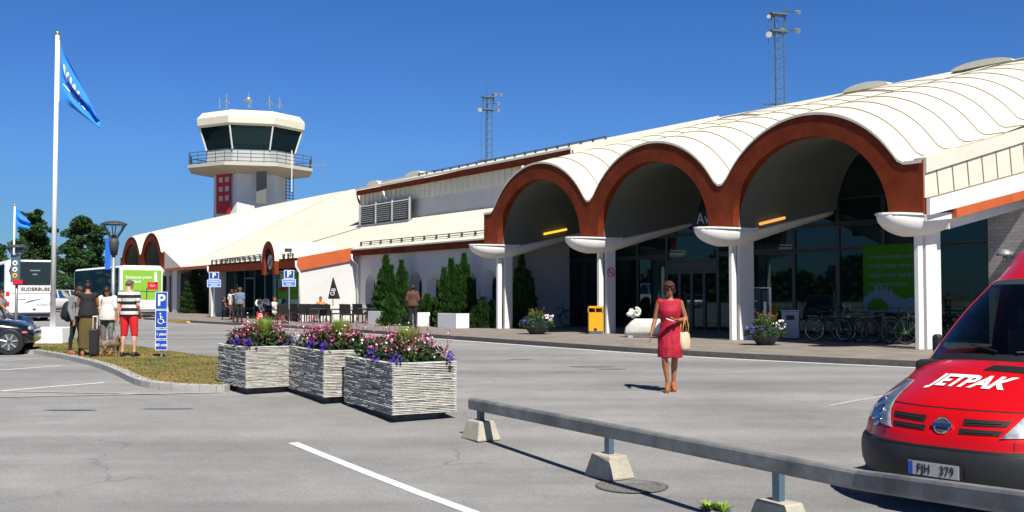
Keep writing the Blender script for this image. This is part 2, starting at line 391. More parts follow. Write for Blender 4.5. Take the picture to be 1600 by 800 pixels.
if len(yl)<3: yl=resample([kp[5],kp[8]],1)
mb=MB(); ribbon(mb,resample([G(258,503),G(292,505.5)],1),-.01,.17,.13,h=.1); tag(mb.build('yellow_kerb','line_yellow'),kind='structure')
# grass island
near=[G(*q) for q in((40,553),(58,553.5),(100,561),(150,573),(183,586),(208,600),(228,606),(262,610),(300,612),(352,613))]
farb=[G(*q) for q in((352,566),(300,560),(262,554),(178,541),(95,531),(30,523))]
near=smoothpts(near,1)
ring=[Vector((p.x,p.y,g(p.y)+.10)) for p in near+farb]
mat('dry_grass', (.25,.165,.05), .95, col2=(.085,.115,.02), scale=.55, bump=.8, bscale=25, stretch=(1,1,1))
mb=MB(); mb.add(ring,[tuple(range(len(ring)))]); tag(mb.build('grass_island','dry_grass'),kind='structure')
mat('kerb_stone',(.40,.385,.36),.85,var=.15,scale=5,bump=.3)
mb=MB(); rs=resample(near,2.4)
for a,b in zip(rs,rs[1:]):
    d=(b-a).normalized(); ribbon(mb,[a+d*.004,b-d*.004],-.02,.19,.105,h=.2)
tag(mb.build('island_kerb','kerb_stone'),kind='structure')
mb=MB(); ribbon(mb,resample(farb,1),-.10,.1,.09,h=.15); tag(mb.build('island_edge','kerb_dark'),kind='structure')
# short grass blades
def inpoly(x,y,P):
    c=False; j=len(P)-1
    for i in range(len(P)):
        if (P[i].y>y)!=(P[j].y>y) and x<(P[j].x-P[i].x)*(y-P[i].y)/(P[j].y-P[i].y)+P[i].x: c=not c
        j=i
    return c
xs_=[p.x for p in ring]; ys_=[p.y for p in ring]
mb=MB(); r_=random.Random(3); k=0
while k<16000:
    x=r_.uniform(min(xs_),max(xs_)); y=r_.uniform(min(ys_),max(ys_))
    if not inpoly(x,y,ring): continue
    k+=1; a=r_.uniform(0,pi); h=r_.uniform(.008,.028); dx,dy=cos(a)*.012,sin(a)*.012; z=g(y)+.098
    mb.add([(x-dx,y-dy,z),(x+dx,y+dy,z),(x+r_.uniform(-.03,.03),y+r_.uniform(-.03,.03),z+h)],[(0,1,2)])
tag(mb.build('grass','dry_grass'),'short sun-dried grass covering the kerbed island','grass',kind='stuff')
# painted lines on the asphalt
def line(name,p0,p1,wd,m='line_white',z=.004):
    mb=MB(); a=G(*p0); b=G(*p1); ribbon(mb,resample([a,b],.8),-wd/2,wd,z); tag(mb.build(name,m),kind='structure')
line('bay_line',(458,692),(752,806),.11)
line('bay_line',(0,578.5),(97,571.5),.10,'line_white'); line('bay_line',(0,565),(60,560),.09,'line_faded')
line('bay_line',(-30,614),(163,598),.10); line('bay_line',(-30,611.5),(255,616.5),.07,'line_faded',.008); line('bay_line',(-30,622),(345,613.8),.07,'line_faded',.012)
line('bay_line',(1296,634),(1385,618),.07,'line_faded')
# ================================================================== airport terminal (local frame x = -t, y = n)
T = thing('airport_terminal','long low white airport terminal with red-brown arched canopies and a sweeping pale roof','building',C0,TH)
def L3(t,n,z): return (-t,n,z)
WB=6.3; NF=-.9; NR=12.0; ZR=9.9; NG=3.8
def outer(tau):
    a=3.3; x=min(abs(tau),WB/2); z=3.46+3.02*sqrt(max(0,1-(x/a)**2))
    # rounded valley
    v=4.78+.0*x; k=.22; d=z-v
    return v+ .5*(d+sqrt(d*d+k*k)) 
def ztop(t,n,bay0):
    tau=((t-bay0)%WB)-WB/2 if 0<=(t-bay0)<=3*WB+1e-6 else WB/2
    f=outer(tau); w_=(n-NF)/(NR-NF); amp=(f-4.85)
    w_=max(0,w_)
    if bay0>50: return 4.85+.262*(n-NF)+1.67*w_**3+amp*(1-w_)**3+1.63*(1-(1-w_)**3)*(1-w_**3)
    return 4.85+.262*(n-NF)+1.67*w_**3+amp*(1-w_**3)
def main_plane(n): return 3.95+.496*n
def arcade_roof(name,bay0,nb,t0,t1,seams=True):
    mb=MB(); nt_=int((t1-t0)/.175); n0=-1.06
    def f(u,v):
        t=t0+(t1-t0)*u; n_=n0+(NR-n0)*v
        tc_=min(max(t,bay0),bay0+nb*WB-1e-4)
        return L3(t,n_,ztop(tc_ if tc_>bay0 else bay0,n_,bay0)+.03)
    mb.grid(f,nt_,26)
    # thin lip in front
    mb.add([f(i/nt_,0) for i in range(nt_+1)]+[tuple(Vector(f(i/nt_,0))-Vector((0,0,.07))) for i in range(nt_+1)],[(i,i+1,nt_+2+i,nt_+1+i) for i in range(nt_)])
    if seams:
        n_=-.25
        while n_<NR-.3:
            v=(n_-n0)/(NR-n0); dv=.019/(NR-n0)
            for i in range(nt_):
                a=Vector(f(i/nt_,v-dv));b=Vector(f((i+1)/nt_,v-dv));c=Vector(f((i+1)/nt_,v+dv));d=Vector(f(i/nt_,v+dv))
                up=Vector((0,0,.022)); mb.quad(a+up,b+up,c+up,d+up,1)
                mb.quad(a-up,b-up,b+up,a+up,1)
            n_+=.95
        for nn_ in (NR-2.6,):
            v=(nn_-n0)/(NR-n0)
            for i in range(nt_):
                a=Vector(f(i/nt_,v));b=Vector(f((i+1)/nt_,v)); up=Vector((0,0,.05)); mb.quad(a,b,b+up,a+up,1)
    return mb.build(name,['roof_white','seam'],T,smooth=True)
arcade_roof('roof',0,3,-.5,19.4)
arcade_roof('roof',65.9,2,65.4,79.0,False)
tag(T.children[-1],'pale vaulted roof over the two far arches')

def arch_face(bay0,ta,tb,name='arch_fascia'):
    """band between the inner opening and the outer roof line, one per bay; ta/tb = outer limits"""
    mb=MB(); cx=bay0+WB/2; N=44; a=2.66;b=2.36;z0=3.46
    inn=[(cx-a*cos(pi*i/N),z0+b*sin(pi*i/N)) for i in range(N+1)]
    out=[]
    for i in range(N+1):
        an=pi*i/N
        tt=cx-(cx-ta if an<pi/2 else tb-cx)*min(1,1.0*(1-(1-abs(cos(an)))**1.0)) if True else 0
        tt=cx-3.3*cos(an) if abs(3.3*cos(an))<min(cx-ta,tb-cx) else (ta if an<pi/2 else tb)
        tt=min(max(tt,ta),tb)
        tq=min(max(tt,bay0),bay0+WB)
        z=outer(tq-cx)
        out.append((tt,z))
    # side bottoms
    F=[];yf=-1.03;yb=-.76
    P=[(t,z) for t,z in inn]; Q=list(out); 
    for y in (yf,yb):
        vs=[L3(t,y,z) for t,z in P]+[L3(t,y,z) for t,z in Q]; n=len(P)
        mb.add(vs,[(i,i+1,n+i+1,n+i) for i in range(n-1)])
        mb.add([L3(ta,y,z0),L3(inn[0][0],y,z0),L3(ta,y,Q[0][1]),],[(0,1,2)])
        mb.add([L3(tb,y,z0),L3(inn[-1][0],y,z0),L3(tb,y,Q[-1][1]),],[(0,1,2)])
    for S in (P,Q,[(ta,z0),(ta,Q[0][1])],[(tb,z0),(tb,Q[-1][1])],[(ta,z0),P[0]],[(tb,z0),P[-1]]):
        for (t1,z1),(t2,z2) in zip(S,S[1:]): mb.quad(L3(t1,yf,z1),L3(t2,yf,z2),L3(t2,yb,z2),L3(t1,yb,z1))
    # panel joints
    for k in range(1,12):
        an=pi*k/12; 
        p=Vector((cx-a*cos(an),z0+b*sin(an))); dn=Vector((-cos(an)/a,sin(an)/b)).normalized()
        q=p+dn*.75; 
        if abs(q.x-cx)<WB/2-.05 and q.y<outer(q.x-cx)+.35:
            zz=min(q.y,outer(q.x-cx)-.02); s_=(zz-p.y)/(q.y-p.y) if abs(q.y-p.y)>.2 else .85; q=p+(q-p)*min(1,max(.3,s_))
            w_=Vector((-dn.y,dn.x))*.008
            mb.quad(L3(p.x-w_.x,yf-.003,p.y-w_.y),L3(p.x+w_.x,yf-.003,p.y+w_.y),L3(q.x+w_.x,yf-.003,q.y+w_.y),L3(q.x-w_.x,yf-.003,q.y-w_.y),1)
    o=mb.build(name,['copper_red','copper_joint'],T)
    # vaulted soffit behind
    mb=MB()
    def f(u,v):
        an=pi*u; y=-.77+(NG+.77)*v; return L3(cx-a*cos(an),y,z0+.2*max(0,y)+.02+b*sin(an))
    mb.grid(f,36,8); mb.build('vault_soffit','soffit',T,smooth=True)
    return o
TV=[0,6.3,12.6,18.9]
arch_face(0,-.5,6.3); arch_face(6.3,6.3,12.6); arch_face(12.6,12.6,19.4)
arch_face(65.9,65.4,72.2); arch_face(72.2,72.2,79.0)

# boat-shaped gutters and the paired columns
def gutter(t,n1=3.75,ext=0):
    mb=MB(); rings=[]; N=16; n0=-2.0
    for j in range(25):
        s=j/24; y=n0+(n1-n0)*(s**1.3)
        tip=min(1,max(0,(y-n0)/1.2)); e=sqrt(max(0,1-(1-tip)**2))
        zr=3.44+.2*max(0,y+.1); hw=(.05+.43*e)*(1-.2*s); dp=(.02+.5*e)*(1-.62*max(0,s-.25)/.75)
        rings.append([L3(t+hw*cos(pi*i/N),y,zr-dp*sin(pi*i/N)**.85) for i in range(N+1)])
    mb.loft(rings); o=mb.build('gutter_trough','pier_white',T,smooth=True)
    mb=MB(); 
    mb.loft([[L3(t+ (.05+.45*min(1,sqrt(max(0,1-(1-min(1,(y+2.03)/1.2))**2))))*k,y,3.44+.2*max(0,y+.1)+q) for k,q in((-1,0),(1,0),(1,.05),(-1,.05))] for y in [-2.03+.15*i for i in range(15)]])
    mb.build('rim','pier_white',o)
    return o
def column(t,dn=0,k=1):
    mb=MB(); c=t
    mb.box(-(c+.06),-(c-.06),-.62+dn,-.42+dn,.121,3.15); a=mb.build('column','pier_white',T,bevel=.01)
    mb=MB(); mb.box(-(c+.06),-(c-.06),-.28+dn,-.28+dn+.62*k,.121,3.2); mb.build('column','pier_white',T,bevel=.01)
for t in TV: gutter(t); column(t,{12.6:0,18.9:-.1}.get(t,0),{12.6:.66,18.9:.6}.get(t,1))
for t in (65.9,72.2,78.5): gutter(t); column(t)
# emissive orange and yellow strips by the gutter rims
for t,m,ln in ((6.3*2,'glow_orange',.6),(18.9,'glow_yellow',.6)):
    pass
def glowstrip(t,n0,n1,z0,z1,m):
    mb=MB(); mb.cyl(L3(t,n0,z0),L3(t,n1,z1),.045,.045,8); mb.build('glow_strip',m,T)
glowstrip(5.72,.05,1.15,3.62,3.85,'glow_orange'); glowstrip(18.32,1.2,2.35,3.97,4.2,'glow_yellow')

# right-hand end wall: panelled beam rising inwards
mb=MB(); N1=9.5
def zt(n): return 4.85+.262*(n+.9)
x0,x1=.5,.62
def strip(na,nb,za,zb,xo,th,mi):
    # za/zb: (z at na, z at nb)
    mb.prism([(xo,na,za[0]),(xo,nb,zb[0]),(xo,nb,zb[1]),(xo,na,za[1])],(-th,0,0),mi)
zt_=lambda n:4.86+.255*(n+.9); zb_=lambda n:3.86+.215*(n+.9); zf_=lambda n:3.45+.2*(n+.9); zo_=lambda n:3.22+.2*(n+.9)
strip(NF-.1,N1,(zb_(NF),zt_(NF)),(zb_(N1),zt_(N1)),.53,.3,0)
end=mb.build('end_wall','roof_white',T)
mb=MB(); mb.prism([(.53,-.95,zf_(-.95)),(.53,N1,zf_(N1)),(.53,N1,zb_(N1)),(.53,-.95,zb_(-.95))],(.10,0,0)); mb.build('sloping_gutter','pier_white',end)
mb=MB(); mb.prism([(.53,.1,zo_(.1)),(.53,N1,zo_(N1)),(.53,N1,zf_(N1)),(.53,.1,zf_(.1))],(.14,0,0)); mb.build('fascia_board','fascia_orange',end)
mb=MB(); mb.prism([(.45,.1,zo_(.1)-.28),(.45,N1,zo_(N1)-.28),(.45,N1,zo_(N1)),(.45,.1,zo_(.1))],(-.35,0,0)); mb.build('soffit_beam','pier_white',end)
mb=MB()
for k in range(14):
    n_=-.45+k*.66; mb.prism([(.532,n_,zb_(n_)),(.532,n_+.02,zb_(n_)),(.532,n_-.11,zt_(n_-.1)),(.532,n_-.13,zt_(n_-.1))],(.022,0,0))
mb.prism([(.532,-.95,zb_(-.95)),(.532,N1,zb_(N1)),(.532,N1,zb_(N1)+.02),(.532,-.95,zb_(-.95)+.02)],(.104,0,0))
mb.prism([(.532,.3,zt_(.3)-.0),(.532,N1,zt_(N1)),(.532,N1,zt_(N1)+.03),(.532,.3,zt_(.3)+.03)],(.03,0,0))
mb.build('panel_seams','seam',end)
mb=MB(); mb.prism([(.53,-1.0,zt_(-1.0)-.36),(.53,N1,zt_(N1)-.36),(.53,N1,zt_(N1)+.02),(.53,-1.0,zt_(-1.0)+.02)],(.05,0,0)); mb.build('parapet','roof_white',end)

# glass wall under the canopy
def pane(t0,t1,z0,z1,n=NG,m='glass_wall',name='window',fm='frame_dark',fw=.07):
    mb=MB()
    for (a,b,c,d) in((t0,t1,z0,z0+fw),(t0,t1,z1-fw,z1),(t0,t0+fw,z0+fw,z1-fw),(t1-fw,t1,z0+fw,z1-fw)): mb.box(-b,-a,n-.05,n+.05,c,d)
    o=mb.build(name,fm,T)
    mb=MB(); mb.box(-(t1-fw),-(t0+fw),n-.01,n+.01,z0+fw,z1-fw); mb.build('pane',m,o); return o
ts=[.7,2.4,4.1,5.8,7.6,9.4,11.1,13.8,15.5,17.2,18.9,20.0]
for a,b in zip(ts,ts[1:]):
    door=(a==11.1)
    if door:
        m_=(a+b)/2
        for c,d in((a,a+.7),(a+.7,m_),(m_,b-.7),(b-.7,b)):
            o=pane(c,d,.125,2.35,name='door_leaf',fm='frame_dark')
    else: pane(a,b,.125,2.95)
    pane(a,b,2.97 if not door else 2.75,3.75)
    pane(a,b,3.77,4.6)
mb=MB(); mb.box(-13.8,-11.1,NG-.06,NG+.06,2.36,2.74); mb.build('door_header','frame_dark',T)
# lunettes above the glass
for b0 in (0,6.3,12.6):
    cx=b0+WB/2; mb=MB(); pts=[L3(cx-2.66*cos(pi*i/24),NG+.02,4.24+2.36*sin(pi*i/24)) for i in range(25)]
    mb.add(pts,[tuple(range(25))]); mb.build('lunette','glass_wall',T)
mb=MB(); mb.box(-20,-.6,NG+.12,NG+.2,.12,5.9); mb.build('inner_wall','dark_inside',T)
# recess walls, brick wall on the right
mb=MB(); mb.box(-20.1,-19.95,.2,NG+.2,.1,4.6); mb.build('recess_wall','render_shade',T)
mb=MB(); mb.box(-.65,1.9,NG-.12,NG+.1,.1,4.6); br=mb.build('brick_wall','grey_brick',T)
mb=MB(); mb.box(1.9,9,NG-.6,NG+.1,.1,5.0); mb.build('side_wall','render_white',T)
mb=MB(); mb.tube([(1.0,NG-.2,4.4),(1.0,NG-.2,3.1),(1.15,NG-.2,2.8),(1.6,NG-.2,2.6)],.03,8); mb.build('drain_pipe','black',T)
mb=MB(); mb.box(-.08,.08,NG-.28,NG-.12,2.5,2.66); mb.lathe([(0,.14),(.1,.12),(.2,.03),(.22,-.04),(.2,-.05)],(0,NG-.42,2.6),14); mb.cyl((0,NG-.42,2.4),(0,NG-.42,2.56),.05,.05,10); mb.build('wall_lamp','metal_grey',T,smooth=True)
# "Avgaende" lettering on the dark header
vs,fs=textgeo('Av',.5,.01); mb=MB(); mb.M=frame(L3(7.75,-.3,3.88),(1,0,0),(0,0,1)); mb.add(vs,fs); mb.build('canopy_lettering','metal_grey',T)
mb=MB(); mb.box(-8.3,-6.75,-.24,-.2,3.62,4.13); mb.build('lettering_board','dark_inside',T)

# ---- low part with the arched windows
def hole_cell(mb,t0,t1,z0,z1,n,tc,hw,zs,zb,depth,hw2,mi=0):
    """wall cell with an arched opening whose jambs splay inwards"""
    def arch(hw_,top):
        P=[(tc-hw_,zb)]+[(tc-hw_,zb+(zs-zb)*i/4) for i in range(1,4)]
        P+=[(tc-hw_*cos(pi*i/12),zs+hw_*1.15*sin(pi*i/12)) for i in range(13)]
        P+=[(tc+hw_,zs-(zs-zb)*i/4) for i in range(1,5)]; return P
    A=arch(hw,0);Bq=arch(hw2,0)
    cz=(z0+z1)/2
    def onrect(p):
        dx=p[0]-tc;dz=p[1]-zs if p[1]>zs else 0
        if p[1]<=zs: return (t0 if dx<0 else t1, p[1])
        k=min(((t1-tc) if dx>0 else (tc-t0))/abs(dx) if abs(dx)>1e-6 else 1e9,(z1-zs)/dz if dz>1e-6 else 1e9)
        return (tc+dx*k,zs+dz*k)
    O=[onrect(p) for p in A]; n_=len(A)
    mb.add([L3(a,n,b) for a,b in A]+[L3(a,n,b) for a,b in O],[(i,i+1,n_+i+1,n_+i) for i in range(n_-1)],mi)
    # corners
    for s_ in(t0,t1):
        best=[p for p in O if abs(p[1]-z1)<1e-6]; side=[p for p in O if abs(p[0]-s_)<1e-6]
        if best and side:
            e=min(best,key=lambda p:abs(p[0]-s_)); h=max(side,key=lambda p:p[1]); mb.add([L3(s_,n,z1),L3(e[0],n,z1),L3(h[0],n,h[1])],[(0,1,2)],mi)
    mb.add([L3(t0,n,z0),L3(t1,n,z0),L3(t1,n,zb),L3(t0,n,zb)],[(0,1,2,3)],mi)
    mb.add([L3(a,n,b) for a,b in A]+[L3(a,n+depth,b) for a,b in Bq],[(i,i+1,n_+i+1,n_+i) for i in range(n_-1)],mi)
    mb.add([L3(tc-hw,n,zb),L3(tc+hw,n,zb),L3(tc+hw2,n+depth,zb),L3(tc-hw2,n+depth,zb)],[(0,1,2,3)],mi)
    return Bq
wt=[20.9+1.6*i for i in range(8)]; mb=MB(); inner_=[]
for t in wt: inner_.append((t,hole_cell(mb,t-.8,t+.8,.1,3.8,.2,t,.58,1.9,.85,.42,.34)))
mb.box(-20.1,-19.9,.2,.3,.1,3.8); mb.box(-33.7,-32.9,.2,.3,.1,3.8)
mb.build('arched_wall','render_white',T)
for t,P in inner_:
    mb=MB(); mb.add([L3(a,.63,b) for a,b in P],[tuple(range(len(P)))],1)
    for (a,b),(c,d) in zip(P,P[1:]):
        mb.cyl(L3(a,.61,b),L3(c,.61,d),.03,.03,5,0)
    mb.box(-(t+.34),-(t-.34),.2,.62,.8,.86,0)
    mb.build('arched_window',['frame_dark','glass_wall'],T)
# eave: fascia, low roof, snow rail
mb=MB(); mb.box(-33.6,-19.4,-.2,-.12,3.5,3.84); mb.build('fascia_board','copper_red',T)
mb=MB(); mb.add([L3(19.4,-.25,3.86),L3(33.6,-.25,3.86),L3(33.6,0,3.97),L3(39.9,3.5,main_plane(3.5)),L3(19.4,3.5,main_plane(3.5))],[(0,1,2,3,4)])
mb.prism([L3(19.4,-.25,3.80),L3(33.6,-.25,3.80),L3(33.6,.2,3.80),L3(19.4,.2,3.80)],(0,0,.05))
mb.build('low_roof','roof_white',T)
def snowrail(pts,posts,name='snow_rail',h=.22):
    mb=MB(); a=Vector(pts[0]);b=Vector(pts[1])
    mb.cyl(a+Vector((0,0,h)),b+Vector((0,0,h)),.022,.022,5); mb.cyl(a+Vector((0,0,h*.55)),b+Vector((0,0,h*.55)),.018,.018,5)
    for i in range(posts+1):
        p=a+(b-a)*(i/posts); mb.box(p.x-.02,p.x+.02,p.y-.06,p.y+.04,p.z-.05,p.z+h+.02)
    return mb.build(name,'dark_grey',T)
snowrail([L3(19.6,.1,4.0),L3(33.0,.1,4.0)],12)
# upper box with the panelled wall, its roof up to the ridge
U0,U1=19.0,39.9
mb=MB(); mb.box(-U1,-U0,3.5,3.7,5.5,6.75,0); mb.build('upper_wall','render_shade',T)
mb=MB(); mb.box(-U1,-U0,3.44,3.6,6.72,7.45,0)
t=U0
while t<U1: mb.box(-(t+.05),-t,3.38,3.44,6.70,7.45,0); t+=.55
mb.build('ribbed_panels','roof_white',T)
mb=MB(); mb.box(-U1-.1,-U0,3.16,3.24,7.38,7.66)
mb.grid(lambda u,v:(-(U1+.1)-.02,3.2+.5*u**1.5,7.62-.95*u*1.0-.3*(1-v)),8,1)
mb.build('fascia_board','copper_red',T)
zu=lambda n:7.68+(ZR-7.68)*(n-3.1)/(NR-3.1)
mb=MB(); mb.prism([L3(U0,3.1,zu(3.1)),L3(U1+.15,3.1,zu(3.1)),L3(U1+.15,NR,zu(NR)),L3(U0,NR,zu(NR))],(0,0,.10)); mb.build('upper_roof','roof_white',T)
mb=MB(); nn=[3.1+i*.89 for i in range(11)]; mb.add([L3(U0,n,zu(n)+.05) for n in nn]+[L3(U0+.02,n,4.8+.262*(n+.9)) for n in nn],[(i,i+1,12+i,11+i) for i in range(10)]); mb.build('roof_step','roof_white',T)
mb=MB(); mb.prism([(-U1,3.5,5.5),(-U1,NR,ZR-.1),(-U1,3.5,7.6)],(.15,0,0)); mb.build('box_end_wall','render_white',T)
snowrail([L3(19.2,5.2,zu(5.2)+.1),L3(36,5.2,zu(5.2)+.1)],19,h=.14)
mb=MB(); mb.box(-47.5,-41.5,8.6,11.5,7.5,9.25); mb.build('roof_hatch','roof_white',T)
# louvred screen
mb=MB()
for k in range(9): 
    z=5.68+k*.115; mb.prism([(-39.2,3.0,z),(-33.1,3.0,z),(-33.1,3.08,z+.07),(-39.2,3.08,z+.07)],(0,0,.012),0)
for t in (33.1,35.1,37.1,39.15): mb.box(-t-.04,-t+.04,2.94,3.04,5.5,6.75,0)
mb.box(-39.25,-33.05,2.9,3.5,5.42,5.55,1)
mb.box(-39.2,-33.1,3.1,3.14,5.5,6.7,2)
mb.build('louvre_screen',['louvre_grey','metal_grey','dark_grey'],T)
def downpipe(pts,r=.055):
    mb=MB(); mb.tube(pts,r,8); mb.build('downpipe','white_paint',T,smooth=True)
downpipe([L3(22.6,3.1,7.35),L3(22.6,3.15,7.15),L3(22.6,3.38,6.95),L3(22.6,3.38,5.55)]); downpipe([L3(36.4,3.1,7.35),L3(36.4,3.15,7.15),L3(36.4,3.38,6.95),L3(36.4,3.38,5.6)])
downpipe([L3(33.4,-.25,3.6),L3(33.4,-.25,3.35),L3(33.4,.1,3.05),L3(33.4,.1,2.4),L3(33.4,.12,.2)])
mb=MB(); zb3=lambda n:ztop(65.9,n,65.9)+.03
ns=[-.95+i*.6475 for i in range(21)]
mb.add([L3(65.45,n,zb3(n)) for n in ns]+[L3(61.0,n,main_plane(n)+.02) for n in ns],[(i,i+1,22+i,21+i) for i in range(20)])
mb.add([L3(65.45,-.95,zb3(-.95)),L3(65.45,-.95,3.42),L3(61.0,-.95,main_plane(-.95)+.02)],[(0,1,2)])
mb.build('roof_fillet','roof_white',T)
mb=MB(); mb.prism([L3(-.53,-.95,3.3),L3(-.53,1.2,3.5),L3(-.53,1.2,3.68),L3(-.53,-.95,3.46)],(-.5,0,0)); mb.build('gutter_end','pier_white',T)
# main roof to the far left
def fold(t): return (47.7-t)/(47.7-37.5)
mb=MB()
mb.add([L3(47.7,-.9,3.5),L3(65.5,-.9,3.5),L3(65.5,NR,ZR),L3(39.9,NR,ZR),L3(39.9,3.5,main_plane(3.5)),L3(37.5,3.4,main_plane(3.4))],[(0,1,2,3,4,5)])
mb.prism([L3(47.0,-.95,3.42),L3(65.5,-.95,3.42),L3(65.5,-.5,3.5),L3(47.0,-.5,3.5)],(0,0,.07))
mb.build('main_roof','roof_white',T)
mb=MB(); mb.box(-65.4,-47.6,-.98,-.92,3.3,3.52); mb.build('fascia_board','fascia_orange',T)
mb=MB(); mb.add([L3(33.6,-3.2,3.36),L3(47.7,-3.2,3.36),L3(47.7,-.9,3.5),L3(37.5,3.4,main_plane(3.4)+.01),L3(33.6,3.4,main_plane(3.4)+.0),L3(33.6,0,3.97)],[(0,1,2,5),(2,3,4,5)]); mb.build('cafe_roof','roof_white',T)
mb=MB(); mb.cyl(L3(47.7,-.9,3.52),L3(37.5,3.4,main_plane(3.4)+.03),.03,.03,5); mb.cyl(L3(37.5,3.4,main_plane(3.4)+.03),L3(39.9,3.6,main_plane(3.6)+.03),.03,.03,5); mb.build('roof_joint','seam',T)
snowrail([L3(47.6,-3.0,3.4),L3(39.2,-3.0,3.4)],10); snowrail([L3(36.4,-3.0,3.4),L3(34.6,-3.0,3.4)],3); snowrail([L3(52.5,-.7,3.66),L3(45.6,-.3,3.8)],8)
mb=MB(); mb.cyl(L3(35.2,-2.9,3.4),L3(35.2,-2.9,3.75),.03); mb.box(-35.5,-35.1,-3.1,-2.85,3.72,3.9); mb.cyl(L3(34.9,-3.0,3.82),L3(34.6,-3.15,3.78),.05,.1,8); mb.build('roof_floodlight','dark_grey',T)
# cafe end wall (sunlit), its rising fascia
mb=MB(); mb.prism([L3(33.6,-3.0,.1),L3(33.6,.2,.1),L3(33.6,.2,3.85),L3(33.6,-3.0,3.28)],L3(.15,0,0)); mb.build('cafe_end_wall','render_white',T)
mb=MB(); mb.prism([L3(33.5,-3.2,2.68),L3(33.5,-.05,3.28),L3(33.5,-.05,3.95),L3(33.5,-3.2,3.36)],L3(.08,0,0)); mb.build('fascia_board','fascia_orange',T)
# cafe front
mb=MB(); mb.box(-47.7,-33.6,-3.18,-3.06,2.85,3.34); mb.build('fascia_board','copper_red',T)
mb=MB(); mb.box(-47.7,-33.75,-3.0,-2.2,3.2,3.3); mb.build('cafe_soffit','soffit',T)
tt=47.2
k=0
while tt>34.2:
    a=tt-1.65
    if k in(2,): 
        o=pane(a,tt,.125,2.5,n=-2.2,fm='frame_teal',fw=.09,name='cafe_door')
    else: pane(a,tt,.125,3.1,n=-2.2,fm='frame_teal',fw=.07)
    tt=a-.02;k+=1
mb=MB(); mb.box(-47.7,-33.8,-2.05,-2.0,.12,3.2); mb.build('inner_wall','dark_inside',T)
mb=MB(); mb.box(-47.9,-47.7,-3.0,-1.0,.1,3.3); mb.build('cafe_side_wall','render_white',T)
downpipe([L3(47.8,-3.2,3.25),L3(47.8,-3.2,3.0),L3(47.8,-3.05,2.7),L3(47.8,-3.05,.2)]); downpipe([L3(33.45,-3.3,3.2),L3(33.45,-3.3,2.9),L3(33.45,-3.1,2.6),L3(33.45,-3.1,.2)])
# little entrance arch with an emblem
ta=37.0
mb=MB(); N=20; inn=[(ta-.62,2.55)]+[(ta-.62*cos(pi*i/N),3.25+.72*sin(pi*i/N)) for i in range(N+1)]+[(ta+.62,2.55)]
out=[(ta-.95,2.55)]+[(ta-.95*cos(pi*i/N),3.25+1.08*sin(pi*i/N)) for i in range(N+1)]+[(ta+.95,2.55)]; n_=len(inn)
for y in(-3.42,-3.2): mb.add([L3(a,y,b) for a,b in inn]+[L3(a,y,b) for a,b in out],[(i,i+1,n_+i+1,n_+i) for i in range(n_-1)])
for S in(inn,out):
    for a,b in zip(S,S[1:]): mb.quad(L3(a[0],-3.42,a[1]),L3(b[0],-3.42,b[1]),L3(b[0],-3.2,b[1]),L3(a[0],-3.2,a[1]))
sa=mb.build('small_arch','copper_red',T)
mb=MB(); mb.add([L3(a,-3.26,b) for a,b in inn],[tuple(range(n_))]); mb.build('arch_infill','dark_inside',sa)
mb=MB(); mb.grid(lambda u,v:L3(ta-.97*cos(pi*u),-3.43+3.6*v,3.25+1.10*sin(pi*u)),16,4); mb.build('small_arch_roof','roof_white',sa,smooth=True)
mb=MB(); mb.M=frame(L3(ta,-3.30,3.22),(1,0,0),(0,0,1)); 
mb.add([(.40*cos(2*pi*i/24)*(1 if sin(2*pi*i/24)>-.3 else .75),.40*sin(2*pi*i/24),0) for i in range(24)],[tuple(range(24))],0)
mb.add([(-.3,-.12,.01),(-.24,-.2,.01),(.34,.16,.01),(.3,.24,.01)],[(0,1,2,3)],1); mb.add([(-.05,-.2,.01),(.05,-.22,.01),(.1,.12,.01),(.0,.08,.01)],[(0,1,2,3)],1)
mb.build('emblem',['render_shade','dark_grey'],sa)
# recess between cafe and far arches: piers and dark glazing
for t in (64.6,): 
    mb=MB(); mb.box(-t-.2,-t+.9,-.5,-.2,.1,3.45); mb.build('pier','pier_white',T,bevel=.01)
tt=65.4
while tt>48.2: pane(tt-2.1,tt,.125,3.4,n=1.2,fm='frame_dark'); tt-=2.12
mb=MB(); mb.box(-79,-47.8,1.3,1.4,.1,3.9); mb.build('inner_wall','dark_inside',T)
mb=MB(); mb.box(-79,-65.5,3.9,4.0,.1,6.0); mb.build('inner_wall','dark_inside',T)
# ridge cap, rear slope and rear walls, vents behind the ridge
mb=MB(); mb.add([L3(-.5,NR,ZR+.03),L3(79,NR,ZR+.03),L3(79,26,4.5),L3(-.5,26,4.5)],[(0,1,2,3)]); mb.box(-79,.5,25.6,25.8,0,4.6); mb.build('rear_roof','roof_white',T)
mb=MB(); mb.prism([(.4,3.9,0),(.4,25.8,0),(.4,25.8,4.5),(.4,NR,ZR-.15),(.4,9,8.0),(.4,6,6.7),(.4,3.9,5.9)],(-.15,0,0)); mb.prism([(-79,3.9,0),(-79,25.8,0),(-79,25.8,4.5),(-79,NR,ZR-.15),(-79,9,8.0),(-79,6,6.7),(-79,3.9,5.9)],(.15,0,0)); mb.build('gable_wall','render_white',T)
for t,r,h in((10.6,1.1,.27),(5.6,1.2,.24),(48.6,1.3,.45),(55,1.0,.35)):
    mb=MB(); mb.grid(lambda u,v:L3(t-r*cos(pi*u),NR-.3+4*v,ZR+h*sin(pi*u)-.05),14,1); mb.add([L3(t-r*cos(pi*i/14),NR-.3,ZR+h*sin(pi*i/14)-.05) for i in range(15)],[tuple(range(15))]); mb.build('roof_vault','roof_white',T,smooth=False)

